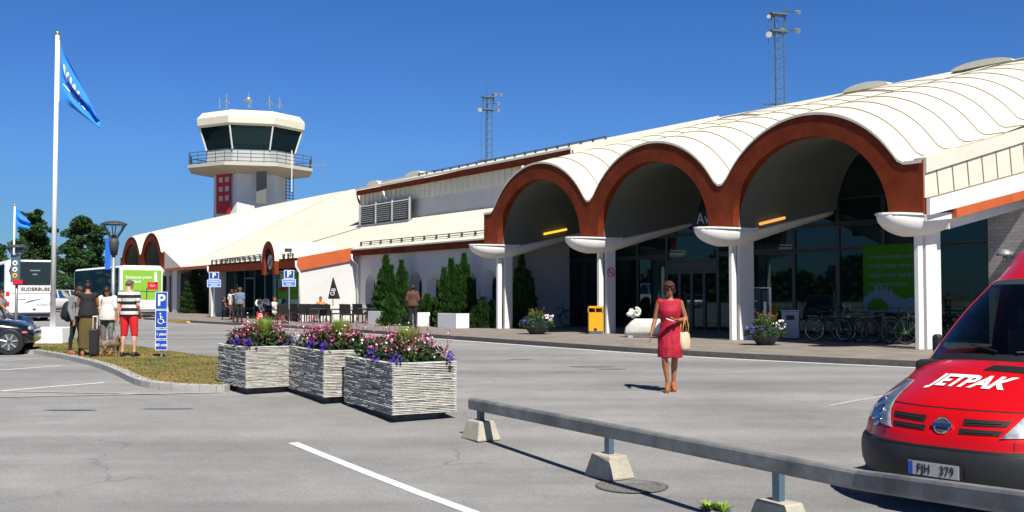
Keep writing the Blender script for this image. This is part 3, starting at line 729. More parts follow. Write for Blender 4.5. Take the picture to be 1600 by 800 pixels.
# ================================================================== control tower
tp=W(392,325,112); tx,ty=tp.x,tp.y; k=112/1600.
CT=thing('control_tower','white airport control tower with dark slanted cab windows behind the roof','control tower',(tx,ty,0),radians(14))
zz=lambda py: W(392,py,106.5).z
def ngon(r,z,n=8,rot=pi/8,cx=0,cy=0): return [(cx+r*cos(2*pi*i/n+rot),cy+r*sin(2*pi*i/n+rot),z) for i in range(n)]
mat('tower_white',(.74,.73,.70),.8,var=.06,scale=.6); mat('tower_grey',(.42,.42,.41),.8,var=.05,scale=.6); mat('tower_cream',(.70,.66,.53),.7,var=.04); mat('tower_under',(.50,.46,.36),.8,var=.05)
mb=MB(); mb.loft([ngon(3.95,0,6,radians(9)),ngon(3.95,zz(262),6,radians(9))]); mb.build('shaft','tower_white',CT)
mb=MB(); mb.loft([ngon(4.2,zz(268)),ngon(6.2,zz(262.5)),ngon(7.0,zz(260)),ngon(7.0,zz(255)),]); mb.build('gallery_floor','tower_under',CT)
mb=MB(); mb.loft([ngon(5.0,zz(255)),ngon(4.9,zz(231))]); mb.build('cab_base','tower_grey',CT)
mb=MB(); mb.loft([ngon(4.95,zz(231)),ngon(5.75,zz(193))]); cabw=mb.build('cab_windows','glass_tower',CT)
for i in range(8):
    mb=MB(); a=ngon(5.0,zz(231))[i];b=ngon(5.82,zz(193))[i]; mb.cyl(a,b,.09,.09,5); mb.build('mullion','tower_white',cabw)
mb=MB(); mb.loft([ngon(5.6,zz(196)),ngon(6.05,zz(192)),ngon(6.1,zz(181)),ngon(5.5,zz(171)),ngon(4.2,zz(168))]); mb.build('cab_roof','tower_cream',CT)
mb=MB()
for zc in (zz(253),zz(247),zz(241.5),zz(236)): 
    P=ngon(6.9,zc)
    for i in range(8): mb.cyl(P[i],P[(i+1)%8],.045,.045,5)
for i in range(8):
    a=Vector(ngon(6.9,zz(255))[i]); b=Vector(ngon(6.9,zz(255))[(i+1)%8])
    for j in range(4): p=a+(b-a)*j/4; mb.cyl(p,p+Vector((0,0,zz(236)-zz(255))),.04,.04,5)
mb.build('railing','mast_blue',CT)
# parts on the shaft face towards the camera
def onshaft(px,py,out=.0):  # point on the vertical plane facing us at radius
    p=W(px,py,112-3.6-out); return p
Ri=Matrix.Rotation(-radians(14),4,'Z')@Matrix.Translation((-tx,-ty,0))
mb=MB(); mb.M=Ri
def wq(x0,y0,x1,y1,Y,th,mi=0,dY=0):
    a=W(x0,y1,Y);b=W(x1,y1,Y+dY);c=W(x1,y0,Y+dY);d=W(x0,y0,Y); mb.prism([a,b,c,d],(0,-th,0),mi)
wq(401,267,417,318,107.9,.15); mat('tower_door',(.15,.15,.14),.6,var=.05); mb.build('door','tower_door',CT)
mat('banner_red',(.55,.012,.02),.5,var=.05)
mb=MB(); mb.M=Ri; wq(338.5,270,360,334,109.6,.15,0,-1.2)
Yb=109.42
for r in range(3):
    for c_ in range(2):
        x0=341+c_*9.5+ (0);y0=277+r*14.5-c_*1.0; a=(x0-338.5)/21.5*-1.2
        mb.prism([W(x0+1,y0+8.5,Yb+a),W(x0+7,y0+7.8,Yb+a-.35),W(x0+7,y0+.2,Yb+a-.35),W(x0+1,y0+1,Yb+a)],(0,-.05,0),1)
mb.build('banner_board',['banner_red','render_shade'],CT)
for x,y0,y1,sty in((343,168,152,0),(354,168,147,1),(388,166,145,2),(391,166,154,0),(421,168,148,1),(437,168,152,1)):
    mb=MB(); mb.M=Ri; a=W(x,y0+2,112);b=W(x,y1,112); mb.cyl(a,b,.07,.05,6)
    if sty: 
        for s_ in(-1,1): mb.cyl(b-Vector((0,0,.55)),b+Vector((s_*.35,0,-1.1)),.035,.035,4)
    if sty==2: mb.cyl(a+Vector((.5,0,.8)),a+Vector((-.5,0,.8)),.05,.05,5); mb.ell(a+Vector((0,0,.9)),(.3,.3,.3),8,6)
    mb.build('antenna','metal_grey',CT)
mb=MB(); mb.M=Ri; mb.cyl(W(456,300,106),W(456,235,106),.05,.05,5); mb.build('antenna_pole','white_paint',CT)
mb=MB(); mb.M=Ri; mb.cyl(W(480,258,106.5),W(509,259,106.5),.05,.05,5); mb.cyl(W(508,259,106.5),W(508,252,106.5),.05,.05,5); mb.build('antenna_pole','metal_grey',CT)
mb=MB(); mb.M=Ri
for x in(447,452,458): mb.cyl(W(x,312,112),W(x,262,112),.05,.05,5)
for q in range(10): mb.cyl(W(447,264+q*5,112),W(458,266+q*5,112),.04,.04,4)
mb.build('ladder','mast_blue',CT)

# ================================================================== lattice masts with floodlights
def mast(name,label,px,ptop,pbase,Y,wpx,levels,whip):
    s=1600/Y; b=W(px,pbase,Y); top=W(px,ptop,Y); wd=wpx/s
    r=thing(name,label,'lattice mast',(b.x,b.y,0),radians(15)); Rr=Matrix.Rotation(-radians(15),4,'Z')
    legs=[(wd*.55*cos(a),wd*.55*sin(a)) for a in(radians(95),radians(215),radians(335))]
    H=W(px,levels[0],Y).z
    mb=MB()
    for x,y in legs: mb.cyl((x,y,0),(x,y,H),.045,.045,5)
    mb.build('mast_legs','mast_blue',r)
    mb=MB(); z=1.0; st=wd*1.0;k=0
    while z<H-st:
        for i in range(3):
            a=legs[i];c=legs[(i+1)%3]
            mb.cyl((*a,z),(*c,z+st),.022,.022,3); mb.cyl((*a,z),(*c,z),.018,.018,3)
        z+=st
    mb.build('bracing','mast_blue',r)
    mb=MB(); zc=W(px,levels[1],Y).z
    for z in (zc,H-.1): mb.box(-wd*.9,wd*.9,-wd*.5,wd*.5,z-.08,z+.04)
    for x in(-wd*.75,wd*.75): mb.cyl((x,0,zc),(x,0,H),.05,.05,5)
    mb.build('platform','mast_blue',r)
    mb=MB(); mb.cyl((-wd*.2,0,H),(-wd*.2,0,top.z),.05,.02,5); mb.cyl((wd*.7,0,H),(wd*.7,0,H+.8),.04,.03,5); mb.build('whip_antenna','mast_blue',r)
    for (dx,z,m_) in levels[2]:
        zz_=W(px,z,Y).z; x=dx/s; mb=MB(); mb.cyl((x*.4,0,zz_),(x*.9,-.1,zz_),.04,.04,5,1); q=Vector((.4*(1 if x>0 else -1),-.7,-.35)).normalized()
        c=Vector((x,-.15,zz_)); mb.cyl(c-q*.12,c+q*.22,.09,.24*m_,10,0); mb.build('floodlight',['silver','dark_grey'],r)
    mb=MB(); mb.tube([(-wd*1.05,0,1),(-wd*1.05,0,H+.5)],.02,4); mb.cyl((-wd*1.5,.3,W(px,pbase-6,Y).z),(wd*1.8,.3,W(px,pbase-8,Y).z),.05,.05,4); mb.build('cable','mast_blue',r)
    return r
mast('lattice_mast','tall blue-grey lattice mast with floodlights rising behind the ridge above the third arch',1217,9,168,70,16,(20,49,[(32,17,.6),(-18,27,.6),(30,46,.9),(-18,55,.9),(4,47,.7)]),1)
mast('lattice_mast','thinner lattice mast with a long whip antenna rising behind the roof near the first arch',763,120,256,100,11,(150,171,[(10,147,.7),(18,147,.7),(14,161,.7),(14,171,.9),(-13,172,.9)]),1)
# ================================================================== flower planters with split-stone cladding
mat('slate_light', (.42,.41,.37), .9, col2=(.68,.665,.60), scale=6, bump=.7, bscale=40, stretch=(1,1,5)); mat('slate_gap',(.05,.05,.05),.95,var=.2)
def clad_planter(loc, ang, w, l, h, label, seed):
    """w along local x (lit face), l along local y, corner at local origin"""
    R=random.Random(seed); r=thing('flower_planter',label,'planter',loc,ang,'stone-clad flower planters on the forecourt')
    z0=.10; mb=MB(); mb.box(.03,w-.03,.03,l-.03,z0,h-.005); 
    def face(o,dx,nx,L):
        rows=30; rh=(h-z0)/rows
        for i in range(rows):
            s=0; 
            while s<L:
                q=min(L,s+R.uniform(.15,.6)); 
                if L-q<.06: q=L
                th=R.uniform(.003,.018); 
                za=z0+i*rh+R.uniform(0,.004); zb=z0+(i+1)*rh-R.choice((0,0,0,.001,.002,.006))
                a=o+dx*s; b=o+dx*q; n=Vector(nx)
                k=R.uniform(.4,1)
                mb.add([a-n*.03+Vector((0,0,za)),b-n*.03+Vector((0,0,za)),b+n*th*k+Vector((0,0,za+.004)),a+n*th+Vector((0,0,za+.002)),
                        a-n*.03+Vector((0,0,zb)),b-n*.03+Vector((0,0,zb)),b+n*th*k*.8+Vector((0,0,zb-.006)),a+n*th*.8+Vector((0,0,zb-.004))],
                       [(0,1,2,3),(4,7,6,5),(3,2,6,7),(0,3,7,4),(1,5,6,2)])
                s=q
    X=Vector((1,0,0));Y=Vector((0,1,0))
    face(Vector((0,0,0)),X,-Y,w); face(Vector((0,0,0)),Y,-X,l); face(Vector((0,l,0)),X,Y,w); face(Vector((w,0,0)),Y,X,l)
    mb.m=[1]*6+mb.m[6:]; mb.build('box',['slate_light','slate_gap'],r)
    mb=MB(); 
    for a in (.02,w-.12): mb.box(a+.06,a+.16 if a<.1 else a+.06,.1,l-.1,0,.098) if a<.1 else mb.box(a-.08,a+.02,.1,l-.1,0,.098)
    mb.box(.12,w-.12,.1,.2,.002,.096); mb.box(.12,w-.12,l-.2,l-.1,.002,.096)
    mb.build('foot','dark_grey',r)
    mb=MB(); mb.box(.05,w-.05,.05,l-.05,h-.06,h-.02); mb.build('soil','soil',r)
    # foliage, flowers, grass tuft
    pts=[]; mb=MB()
    for i in range(1500):
        x=R.uniform(.08,w-.06);y=R.uniform(.08,l-.14); e=1-((x/w-.5)**2+(y/l-.5)**2)*1.6
        pts.append((x,y,h+R.uniform(-.02,.30)*max(.25,e)))
    leaf_quads(mb,pts,.075,rng=R,mi=0)
    stems=[]
    for i in range(46):
        x=R.uniform(.1,w-.08);y=R.uniform(.1,l-.2);dx=(x/w-.5)*.25+R.uniform(-.08,.08);dy=(y/l-.5)*.2+R.uniform(-.08,.08);hh=R.uniform(.2,.5)
        stems.append(((x,y,h),(x+dx,y+dy,h+hh))); mb.cyl((x,y,h),(x+dx,y+dy,h+hh),.004,.003,3,1,caps=False)
    mb.build('foliage',['leaf_dark','petal_magenta'],r)
    mb=MB()
    def flower(p,s,mi):
        n=Vector((R.uniform(-.7,.7),R.uniform(-1,.3),R.uniform(.2,1))).normalized(); a=n.orthogonal().normalized(); b=n.cross(a)
        vs=[p]+[p+(a*cos(2*pi*i/8)+b*sin(2*pi*i/8))*s*(1 if i%2 else .45)+n*s*.25 for i in range(8)]
        mb.add(vs,[(0,1+i,1+(i+1)%8) for i in range(8)],mi)
    for i in range(300):
        x=R.uniform(.06,w-.05);y=R.uniform(.05,l-.15); e=1-((x/w-.5)**2+(y/l-.5)**2)*1.3
        kind=R.random(); mi=0 if kind<.30 else (1 if kind<.90 else 2)
        flower(Vector((x+R.uniform(-.04,.04),y+R.uniform(-.04,.04),h+R.uniform(.07,.36)*max(.3,e))),R.uniform(.018,.032),mi)
    for a,b in stems:
        a=Vector(a);b=Vector(b)
        for j in range(5): flower(b-(b-a)*j*.14+Vector((R.uniform(-.015,.015),R.uniform(-.015,.015),0)),R.uniform(.012,.02),R.choice((0,0,1,2)))
    for cx,cy in((.03,.05),(w-.1,.02),(.0,l*.35)):
        for i in range(17): flower(Vector((cx+R.gauss(0,.05),cy+R.gauss(0,.05)-.01,h+R.uniform(.0,.12))),R.uniform(.025,.04),3)
    tag(mb.build('flowers',['petal_pink','petal_magenta','petal_white','petal_purple'],r),kind='stuff')
    mb=MB(); cx,cy=w*.5,l*.3
    for i in range(800):
        a=R.uniform(0,2*pi); q=R.uniform(0,1); rad=.10*q; hh=R.uniform(.26,.47); lean=R.uniform(.02,.17)
        p=Vector((cx+rad*cos(a),cy+rad*sin(a),h)); t=Vector((cos(a),sin(a),0)); m=p+Vector((0,0,hh*.6))+t*lean*.35; e=p+Vector((0,0,hh))+t*lean; s_=Vector((-sin(a),cos(a),0))*.005
        mb.add([p-s_,p+s_,m+s_*.8,m-s_*.8,e],[(0,1,2,3),(3,2,4)])
    mb.build('grass_tuft','leaf_grass',r)
    return r
def groundz(p): return Vector((p.x,p.y,g(p.y)))
pC=groundz(G(614,662)); pB=groundz(G(506,632.5)); pA=groundz(G(384,617.5))
clad_planter(pC,radians(28),.86,1.85,.75,'nearest stone-clad planter, overflowing with pink and purple flowers',11)
clad_planter(pB,radians(29),.84,1.7,.755,'middle stone-clad planter, half hidden behind the nearest one',12)
clad_planter(pA,radians(33),.84,1.4,.725,'farthest stone-clad planter, standing against the end of the grass island',13)

# ================================================================== low timber barrier on concrete blocks
rr=[groundz(G(751,686)),groundz(G(952,745)),groundz(G(1217,828))]
r0=rr[0];d1=(rr[1]-rr[0]);d1.z=0;d1.normalize()
bar=thing('crash_rail','weathered grey steel rail on short posts in front of the red van','barrier',tuple(rr[0]))
o_=rr[0]
RH=.435
# world points along the rail
A0=W(737,631,(rr[0]-d1*.25).y) 
e0=rr[0]-d1*.22; e1=rr[2]+ (rr[2]-rr[1]).normalized()*1.0
kx=W(1345,750,e1.y); 
R0=W(737,630.5,e0.y); R1=W(1345,750,e1.y)
def endpt(px,py,Y): return W(px,py,Y)
R2=endpt(1680,798,5.15)
def beam(a,b,name,th=.07,hh=.128):
    d=(b-a).normalized(); s_=Vector((0,0,1)).cross(d).normalized(); u=d.cross(s_)
    mb=MB(); 
    # shallow folded profile
    prof=[(-th/2,-hh/2),(-th/2-.012,-hh/2+.02),(-th/2-.012,hh/2-.02),(-th/2,hh/2),(th/2,hh/2),(th/2,-hh/2)]
    L=(b-a).length; n=8
    mb.loft([[a+d*(L*i/n)+s_*p+u*q-o_ for p,q in prof] for i in range(n+1)]); return mb.build(name,'galvanised',bar,bevel=.004)
beam(R0,R1,'rail'); beam(R1+(R2-R1).normalized()*.004,R2,'rail')
for i,p in enumerate(rr):
    mb=MB(); q=p-o_; zt=g(p.y)-o_.z
    M=Matrix.Translation((q.x,q.y,zt))@Matrix.Rotation(atan2(d1.y,d1.x),4,'Z'); mb.M=M
    mb.box(-.20,.20,-.155,.155,0,.215,taper=.055); mb.build('concrete_block','concrete_block',bar,bevel=.015)
    mb=MB(); mb.M=M; mb.box(-.035,.035,-.03,.03,.2,RH); mb.build('post','mast_blue',bar)
tag(bar)
# manhole cover, small weeds, asphalt patches
mp=G(987,760); 
m_=thing('manhole_cover','round iron manhole cover set in the asphalt beside the low rail','manhole cover',(mp.x,mp.y,g(mp.y)))
mb=MB(); mb.lathe([(.31,.002),(.31,.009),(.27,.009),(.27,.004),(0,.004)],n=32); 
for i in range(9):
    y=-.24+i*.06; x=sqrt(max(0,.26**2-y*y)); mb.box(-x,x,y-.008,y+.008,.003,.009)
mb.build('cover','cover_iron',m_); mb=MB(); mb.lathe([(.33,.003),(.33,.006),(.315,.006),(.315,.003)],n=32); mb.build('frame','kerb_dark',m_)
R=random.Random(5)
for (x,y,n,s) in((1108,797,60,.05),(1130,799,40,.05),):
    p=G(x,y); mb=MB()
    for i in range(n):
        a=R.uniform(0,2*pi); l=R.uniform(.03,.11); b=Vector((cos(a)*.02,sin(a)*.02,0)); t=Vector((cos(a)*l,sin(a)*l,R.uniform(.03,.08))); q=Vector((-sin(a),cos(a),0))*.009
        mb.add([b-q,b+q,t*.7+q,t*.7-q,t],[(0,1,2,3),(3,2,4)])
    o=mb.build('weed','leaf_grass',loc=(p.x,p.y,g(p.y))); tag(o,'small green weed at the bottom edge of the asphalt, '+('left' if x<1120 else 'right')+' of a touching pair','weed',kind=None)
for (x,y,a,b) in ((925,573,.45,.2),(815,562,.28,.1),(955,577,.3,.1),(110,641,.35,.06),(262,639,.35,.05)):
    p=G(x,y); mb=MB(); mb.add([(a*cos(2*pi*i/20)*(1+.15*sin(3*i)),b*sin(2*pi*i/20)*(1+.15*cos(2*i)),0) for i in range(20)],[tuple(range(20))])
    o=mb.build('tar_patch','tar',loc=(p.x,p.y,g(p.y)+.006)); tag(o,kind='structure')

# ================================================================== flagpoles
def flag(mb,P,hoist,fly_top,fly_bot,n=(26,14),amp=.12):
    """P = hoist top; vectors to hoist bottom, fly top, fly bottom"""
    h=Vector(hoist);a=Vector(fly_top);b=Vector(fly_bot);P=Vector(P)
    def f(u,v):
        top=P+a*u; bot=P+h+(b-h)*u; q=top+(bot-top)*v
        wv=amp*min(1,u*2.5)*(sin(7*v*1.6+u*3.2)*.6+sin(15*v-u*2)*.3)
        q+=Vector((wv*.25,wv*2.2,wv*.2)); q.z-=.25*sin(pi*u)*(.35)*(1-v)*hoist[2]*-.4
        return q
    mb.grid(f,*n); return f
fb=G(82,536,.1); fy=fb.y-.0; fx=W(82,520,fy).x
F=thing('flagpole','tall white flagpole with a limp blue flag on a white concrete base','flagpole',(fx,fy,g(fy)+.09))
mb=MB(); mb.box(-.46,.46,-.4,.4,0,.47,taper=.035); mb.build('base','white_paint',F,bevel=.03)
zt=W(87,55,fy).z-g(fy)-.09
mb=MB(); mb.cyl((0,0,.45),(0,0,zt),.075,.055,14); mb.build('pole','white_paint',F,smooth=True)
mb=MB(); mb.ell((0,0,zt+.05),(.075,.075,.075),12,8); mb.build('finial','gold',F,smooth=True)
mb=MB(); mb.cyl((.08,-.02,zt-.15),(.085,-.02,zt-1.95),.008,.008,5); mb.build('halyard','white_paint',F)
s=1600/fy
flg=tag(MB().build('blue_flag','flag_blue'),'large blue flag hanging limp from the tall near flagpole, white lettering on it','flag') if False else None
mb=MB(); f=flag(mb,(.09,0,zt-.28),(0,0,-84/s),(60/s,.0,-112/s),(65/s,.1,-137/s),n=(50,28),amp=.075); FL=mb.build('flag','flag_blue',F,smooth=True)
vs,fs=subtext(*textgeo('V·W·',.95,0,offset=.035),.12); mb=MB(); mb.add([Vector(f(.36+v[0]*.24,.40-v[1]*.40))+Vector((0,-.025,0)) for v in vs],fs)
mb.grid(lambda u,v:Vector(f(.08+.55*u,.66+.02*v))+Vector((0,-.02,0)),30,1)
mb.build('lettering','white_paint',FL)
# far flagpole
fy2=86; p=W(23,322,fy2); s=1600/fy2
F2=thing('flagpole','smaller white flagpole with a blue flag far away behind the left bus','flagpole',(p.x,p.y,0))
mb=MB(); mb.cyl((0,0,0),(0,0,p.z),.10,.07,8); mb.build('pole','white_paint',F2,smooth=True)
mb=MB(); mb.ell((0,0,p.z+.1),(.12,.12,.12),8,6); mb.build('finial','gold',F2)
mb=MB(); flag(mb,(.1,0,p.z-.1),(0,0,-1.7),(24/s,0,-24/s),(22/s,.1,-36/s),n=(14,8)); mb.build('flag','flag_blue',F2,smooth=True)

# ================================================================== street lamps
def lamp(px,ptop,pw,base,label,group='park lamps with glass bowls'):
    s=1600/base.y; r=thing('street_lamp',label,'street lamp',tuple(base),0,group); z=W(px,ptop,base.y).z-base.z; R_=pw/2/s
    mb=MB(); mb.lathe([(R_*1.0,0),(R_*.98,.03),(R_*.55,.085),(R_*.1,.10),(0,.10)],(0,0,z-.10),20); mb.build('lamp_cap','dark_grey',r,smooth=False)
    mb=MB(); mb.lathe([(R_*.28,-R_*1.05),(R_*.95,0)],(0,0,z-.105),20); mb.build('glass_bowl','glass_lens',r,smooth=True)
    mb=MB(); 
    for i in range(6):
        a=2*pi*i/6; mb.cyl((R_*.28*cos(a),R_*.28*sin(a),z-.105-R_*1.05),(R_*.96*cos(a),R_*.96*sin(a),z-.1),.012,.012,4)
    mb.cyl((0,0,z-.12-R_*1.05),(0,0,z-.35),.06,.06,8)
    mb.build('lamp_frame','dark_grey',r)
    mb=MB(); mb.lathe([(.09,-.42),(.13,-.1),(.10,.0),(0,.0)],(0,0,z-.12-R_*1.0),12); mb.build('lamp_holder','dark_grey',r,smooth=True)
    mb=MB(); mb.cyl((0,0,0),(0,0,z-.5-R_),.055,.045,12); mb.cyl((0,0,0),(0,0,.5),.075,.075,12); mb.build('pole','metal_grey',r,smooth=True)
    return r,z
lb=G(178,548,.1); lb.z=g(lb.y)+.09; lb.x=W(177.5,400,lb.y).x
L1,z=lamp(177.5,345,40,lb,'grey street lamp with a glass bowl, rising behind the group of people on the grass')
bn=tag(MB().build('banner',['sign_blue']),None) if False else None
def panel_sign(name,label,cat,x0,y0,x1,y1,Y,m='sign_blue',th=.02,edge='white_paint',text=None,group=None,round_=True):
    a=W(x0,y1,Y);b=W(x1,y0,Y); cx=(a.x+b.x)/2; w_=(b.x-a.x)/2; h_=(b.z-a.z)
    return cx,w_,a.z,h_
def sign_panel(parent,org,cx,w_,z0,h_,name,m,y=-.06,edge=.012,texts=()):
    """a flat rectangular plate facing -Y with border; texts=(string,size,dx,dz,mat)"""
    q=Vector(org); mb=MB(); mb.M=Matrix.Translation((cx-q.x,y,z0-q.z)); mb.box(-w_,w_,0,.012,0,h_,0); 
    if edge:
        for a,b,c,d in((-w_,w_,0,edge),(-w_,w_,h_-edge,h_),(-w_,-w_+edge,edge,h_-edge),(w_-edge,w_,edge,h_-edge)): mb.box(a,b,-.003,0,c,d,1)
    o=mb.build(name,[m,'white_paint'],parent)
    for (t,sz,dx,dz,mm,*rest) in texts:
        vs,fs=textgeo(t,sz,.001,**(rest[0] if rest else {})); mb=MB(); mb.M=frame((cx-q.x+dx,y-.006,z0-q.z+h_/2+dz),(1,0,0),(0,0,1)); mb.add(vs,fs); mb.build('lettering',mm,o)
    return o
c=panel_sign('','','',166,372,175,421,lb.y); BN=thing('banner_sign','narrow blue banner fixed to the side of the near street lamp','banner',(c[0],lb.y-.07,c[2]))
sign_panel(BN,(c[0],lb.y-.07,c[2]),c[0],c[1],c[2],c[3],'banner_cloth','sign_blue_light',y=-.01,edge=0); mb=MB(); mb.cyl((-.02,0,.02),(.16,.07,.02),.012,.012,5); mb.cyl((-.02,0,c[3]-.02),(.16,.07,c[3]-.02),.012,.012,5); mb.build('bracket','dark_grey',BN)
lb2=Vector((0,0,0)); yb=35; q=W(25,500,yb); lb2=Vector((q.x,yb,.0)); L2,z2=lamp(25,382,34,lb2,'dark street lamp at the far left edge carrying a dark bus-stop board')
BS=thing('stop_sign_board','dark bus-stop board with three round symbols and a red panel on the far left lamp','sign',(lb2.x,yb-.1,0))
a=W(18,437,yb);b=W(32,400,yb); mb=MB(); mb.box(-.15,.16,-.03,.03,W(25,441,yb).z,W(25,399,yb).z); mb.build('board','mast_blue',BS)
for k,(py,m) in enumerate(((411,'white_paint'),(421,'white_paint'),(430.5,'lamp_yellow_flat'))):
    if m not in MATS: mat(m,(.85,.45,.05),.5,var=0)
    zc=W(25,py,yb).z; mb=MB(); mb.cyl((0,-.03,zc),(0,-.045,zc),.085,.085,20); o=mb.build('round_symbol',m,BS)
    mb=MB(); mb.box(-.035,.035,-.05,-.046,zc-.02,zc+.025); mb.cyl((-.02,-.05,zc-.03),(-.02,-.046,zc-.03),.012,.012,6); mb.cyl((.02,-.05,zc-.03),(.02,-.046,zc-.03),.012,.012,6); mb.build('bus_symbol','dark_grey',o)
if 'sign_red' not in MATS: mat('sign_red',(.65,.01,.02),.5,var=0)
mb=MB(); mb.box(-.06,.27,-.05,-.035,W(25,444,yb).z,W(25,437.5,yb).z); mb.build('red_panel','sign_red',BS)

# ================================================================== disabled parking sign stack on the island
sb=G(251.5,557,.1); sb.z=g(sb.y)+.09; Y=sb.y
S=thing('parking_sign','four stacked blue parking plates with a wheelchair symbol, standing in the grass','parking sign',(W(253,500,Y).x,Y,sb.z)); so_=(S.location.x,Y,sb.z)
mb=MB(); mb.cyl((0,0,0),(0,0,W(253,457,Y).z-sb.z),.028,.028,10); mb.build('post','metal_grey',S)
def plate(x0,y0,x1,y1,name,texts,edge=.012,parent=S,org=so_,Y=Y,m='sign_blue',yy=-.045):
    a=W(x0,y1,Y);b=W(x1,y0,Y); return sign_panel(parent,org,(a.x+b.x)/2,(b.x-a.x)/2,a.z,b.z-a.z,name,m,yy,edge,texts)
plate(243.5,456,263,483.5,'plate',[('P',.36,0,0,'white_paint',dict(offset=.008))])
wp=plate(243.5,484.5,262.7,512.5,'plate',[])
plate(243.5,514.5,262.5,529.5,'plate',[('1 plats',.085,0,.0,'white_paint',dict(offset=.002))])
plate(243.5,531,262.5,547,'plate',[('60 min',.095,0,.0,'white_paint',dict(offset=.002))])
a=W(253,498.5,Y); mb=MB(); mb.M=Matrix.Translation((a.x-so_[0],-.049,a.z-so_[2]))
ring=[(.062*cos(t),-.0,.062*sin(t)) for t in [radians(130+i*15) for i in range(17)]]
mb.tube([Vector(p)+Vector((-.01,0,-.045)) for p in ring],.009,5); mb.tube([(-.02,0,.09),(-.012,0,-.005),(.04,0,-.01),(.065,0,-.075),(.09,0,-.07)],.011,5); mb.cyl((-.012,0,.045),(.035,0,.04),.009,.009,5); mb.ell((-.022,0,.12),(.02,.006,.02),10,6)
mb.build('wheelchair_symbol','white_paint',wp)

# two parking signs on the pavement
mat('sign_blue_pale',(.05,.22,.75),.5,var=0)
for (bx,by,P,Q,txt,lab) in (((338,497),None,(327,425,342.5,436.5),(324,437,345.5,448.5),('Besöks- och','korttids- P','Avgift 9-18'),'parking sign with a two-part lower plate, the left one of the two on the pavement'),
                       ((452,505),None,(444,422,460,435.5),(441.5,436.5,462.5,447.5),('Handikapp','30 min'),'parking sign with a single lower plate, the right one of the two on the pavement')) if False else \
    ((338,497,(327,425,342.5,436.5),(324,437,345.5,448.5),('•••• •••','••••••••','▬▬▬▬'),'blue parking sign beside the standing cafe guests, three white lines below'),
     (452,505,(444,422,460,435.5),(441.5,436.5,462.5,447.5),('••••••••','• •••'),'blue parking sign in front of the small arch, two white lines below')):
    b=G(bx,by,.12); Yb=b.y; r=thing('parking_sign',lab,'parking sign',(W((P[0]+P[2])/2,430,Yb).x,Yb,b.z),0,'parking signs along the pavement'); org=tuple(r.location)
    mb=MB(); mb.cyl((0,0,0),(0,0,W(bx,P[1]+2,Yb).z-b.z),.035,.035,8); mb.build('post','metal_grey',r)
    plate(*P,'plate',[('P',.40,0,0,'white_paint',dict(offset=.012))],.03,r,org,Yb)
    o=plate(*Q,'plate',[],.03,r,org,Yb,'sign_blue_pale')
    a=W(Q[0],Q[1],Yb);c=W(Q[2],Q[3],Yb); R=random.Random(bx); mb=MB(); n=len(txt)
    for k in range(n):
        zc=a.z+(c.z-a.z)*(k+1)/(n+1)-org[2]; x=a.x-org[0]+.08; xe=c.x-org[0]-.08
        if k==n-1: x+=.12;xe-=.12
        while x<xe: w_=R.uniform(.02,.05); mb.box(x,min(xe,x+w_),-.05,-.046,zc-.022,zc+.022+(k==n-1 and n==3)*.01); x+=w_+.012
    mb.build('lettering','white_paint',o)

# no-smoking sign on the second column
p=BW(12.6,0,0); ns=thing('no_smoking_sign','round red no-smoking sign on the white column by the yellow bin','sign',tuple(BW(12.53,.03,2.28)),TH)
mb=MB(); n=28
ring=[(0.0,.15*cos(2*pi*i/n),.15*sin(2*pi*i/n)) for i in range(n+1)]
mb.tube(ring,.018,5,0); mb.cyl((0,-.1,.1),(0,.1,-.1),.015,.015,5,0); mb.build('ring','sign_red',ns)
mb=MB(); mb.cyl((-.006,0,0),(-.012,0,0),.15,.15,24); mb.build('disc','white_paint',ns)
mb=MB(); mb.box(-.004,.006,-.08,.06,-.015,.015); mb.tube([(0,.06,.02),(0,.07,.05),(0,.05,.08)],.008,4); mb.build('cigarette','dark_grey',ns)
ns.location=tuple(BW(12.53,-.09,2.28))

# yellow litter bin
b=G(931,521.5,.12); s=1600/b.y
Bn=thing('litter_bin','bright yellow litter bin with a slot and a dark base beside the second column','litter bin',tuple(b),radians(-8))
hh=43/s; w_=11.5/s
def rbox(mb,w,d,z0,z1,r=.06,mi=None,n=5):
    def ring(z):
        out=[]
        for (sx,sy,a0) in((1,1,0),(-1,1,pi/2),(-1,-1,pi),(1,-1,3*pi/2)):
            for i in range(n): a=a0+pi/2*i/(n-1); out.append(((w-r)*sx+r*cos(a),(d-r)*sy+r*sin(a),z))
        return out
    mb.loft([ring(z0),ring(z1)],mi=mi)
mb=MB(); rbox(mb,w_,w_*.8,.10,hh*.78); rbox(mb,w_,w_*.8,hh*.93,hh); 
for sx in(-1,1): mb.box(sx*w_*.97-.012,sx*w_*.97+.012,-w_*.8,w_*.8,hh*.78,hh*.93)
mb.box(-.012,.012,-w_*.78,-w_*.7,hh*.78,hh*.93)
mb.build('body','yellow',Bn,smooth=False); mb=MB(); rbox(mb,w_*.96,w_*.77,0,.10); mb.build('base','mast_blue',Bn)
mb=MB(); rbox(mb,w_*.5,w_*.5,hh*.76,hh*.94); mb.build('inner_bin','black',Bn); mb=MB(); mb.box(-.05,.05,-w_*.8-.01,-w_*.8,.12,.2); mb.build('lock','black',Bn)

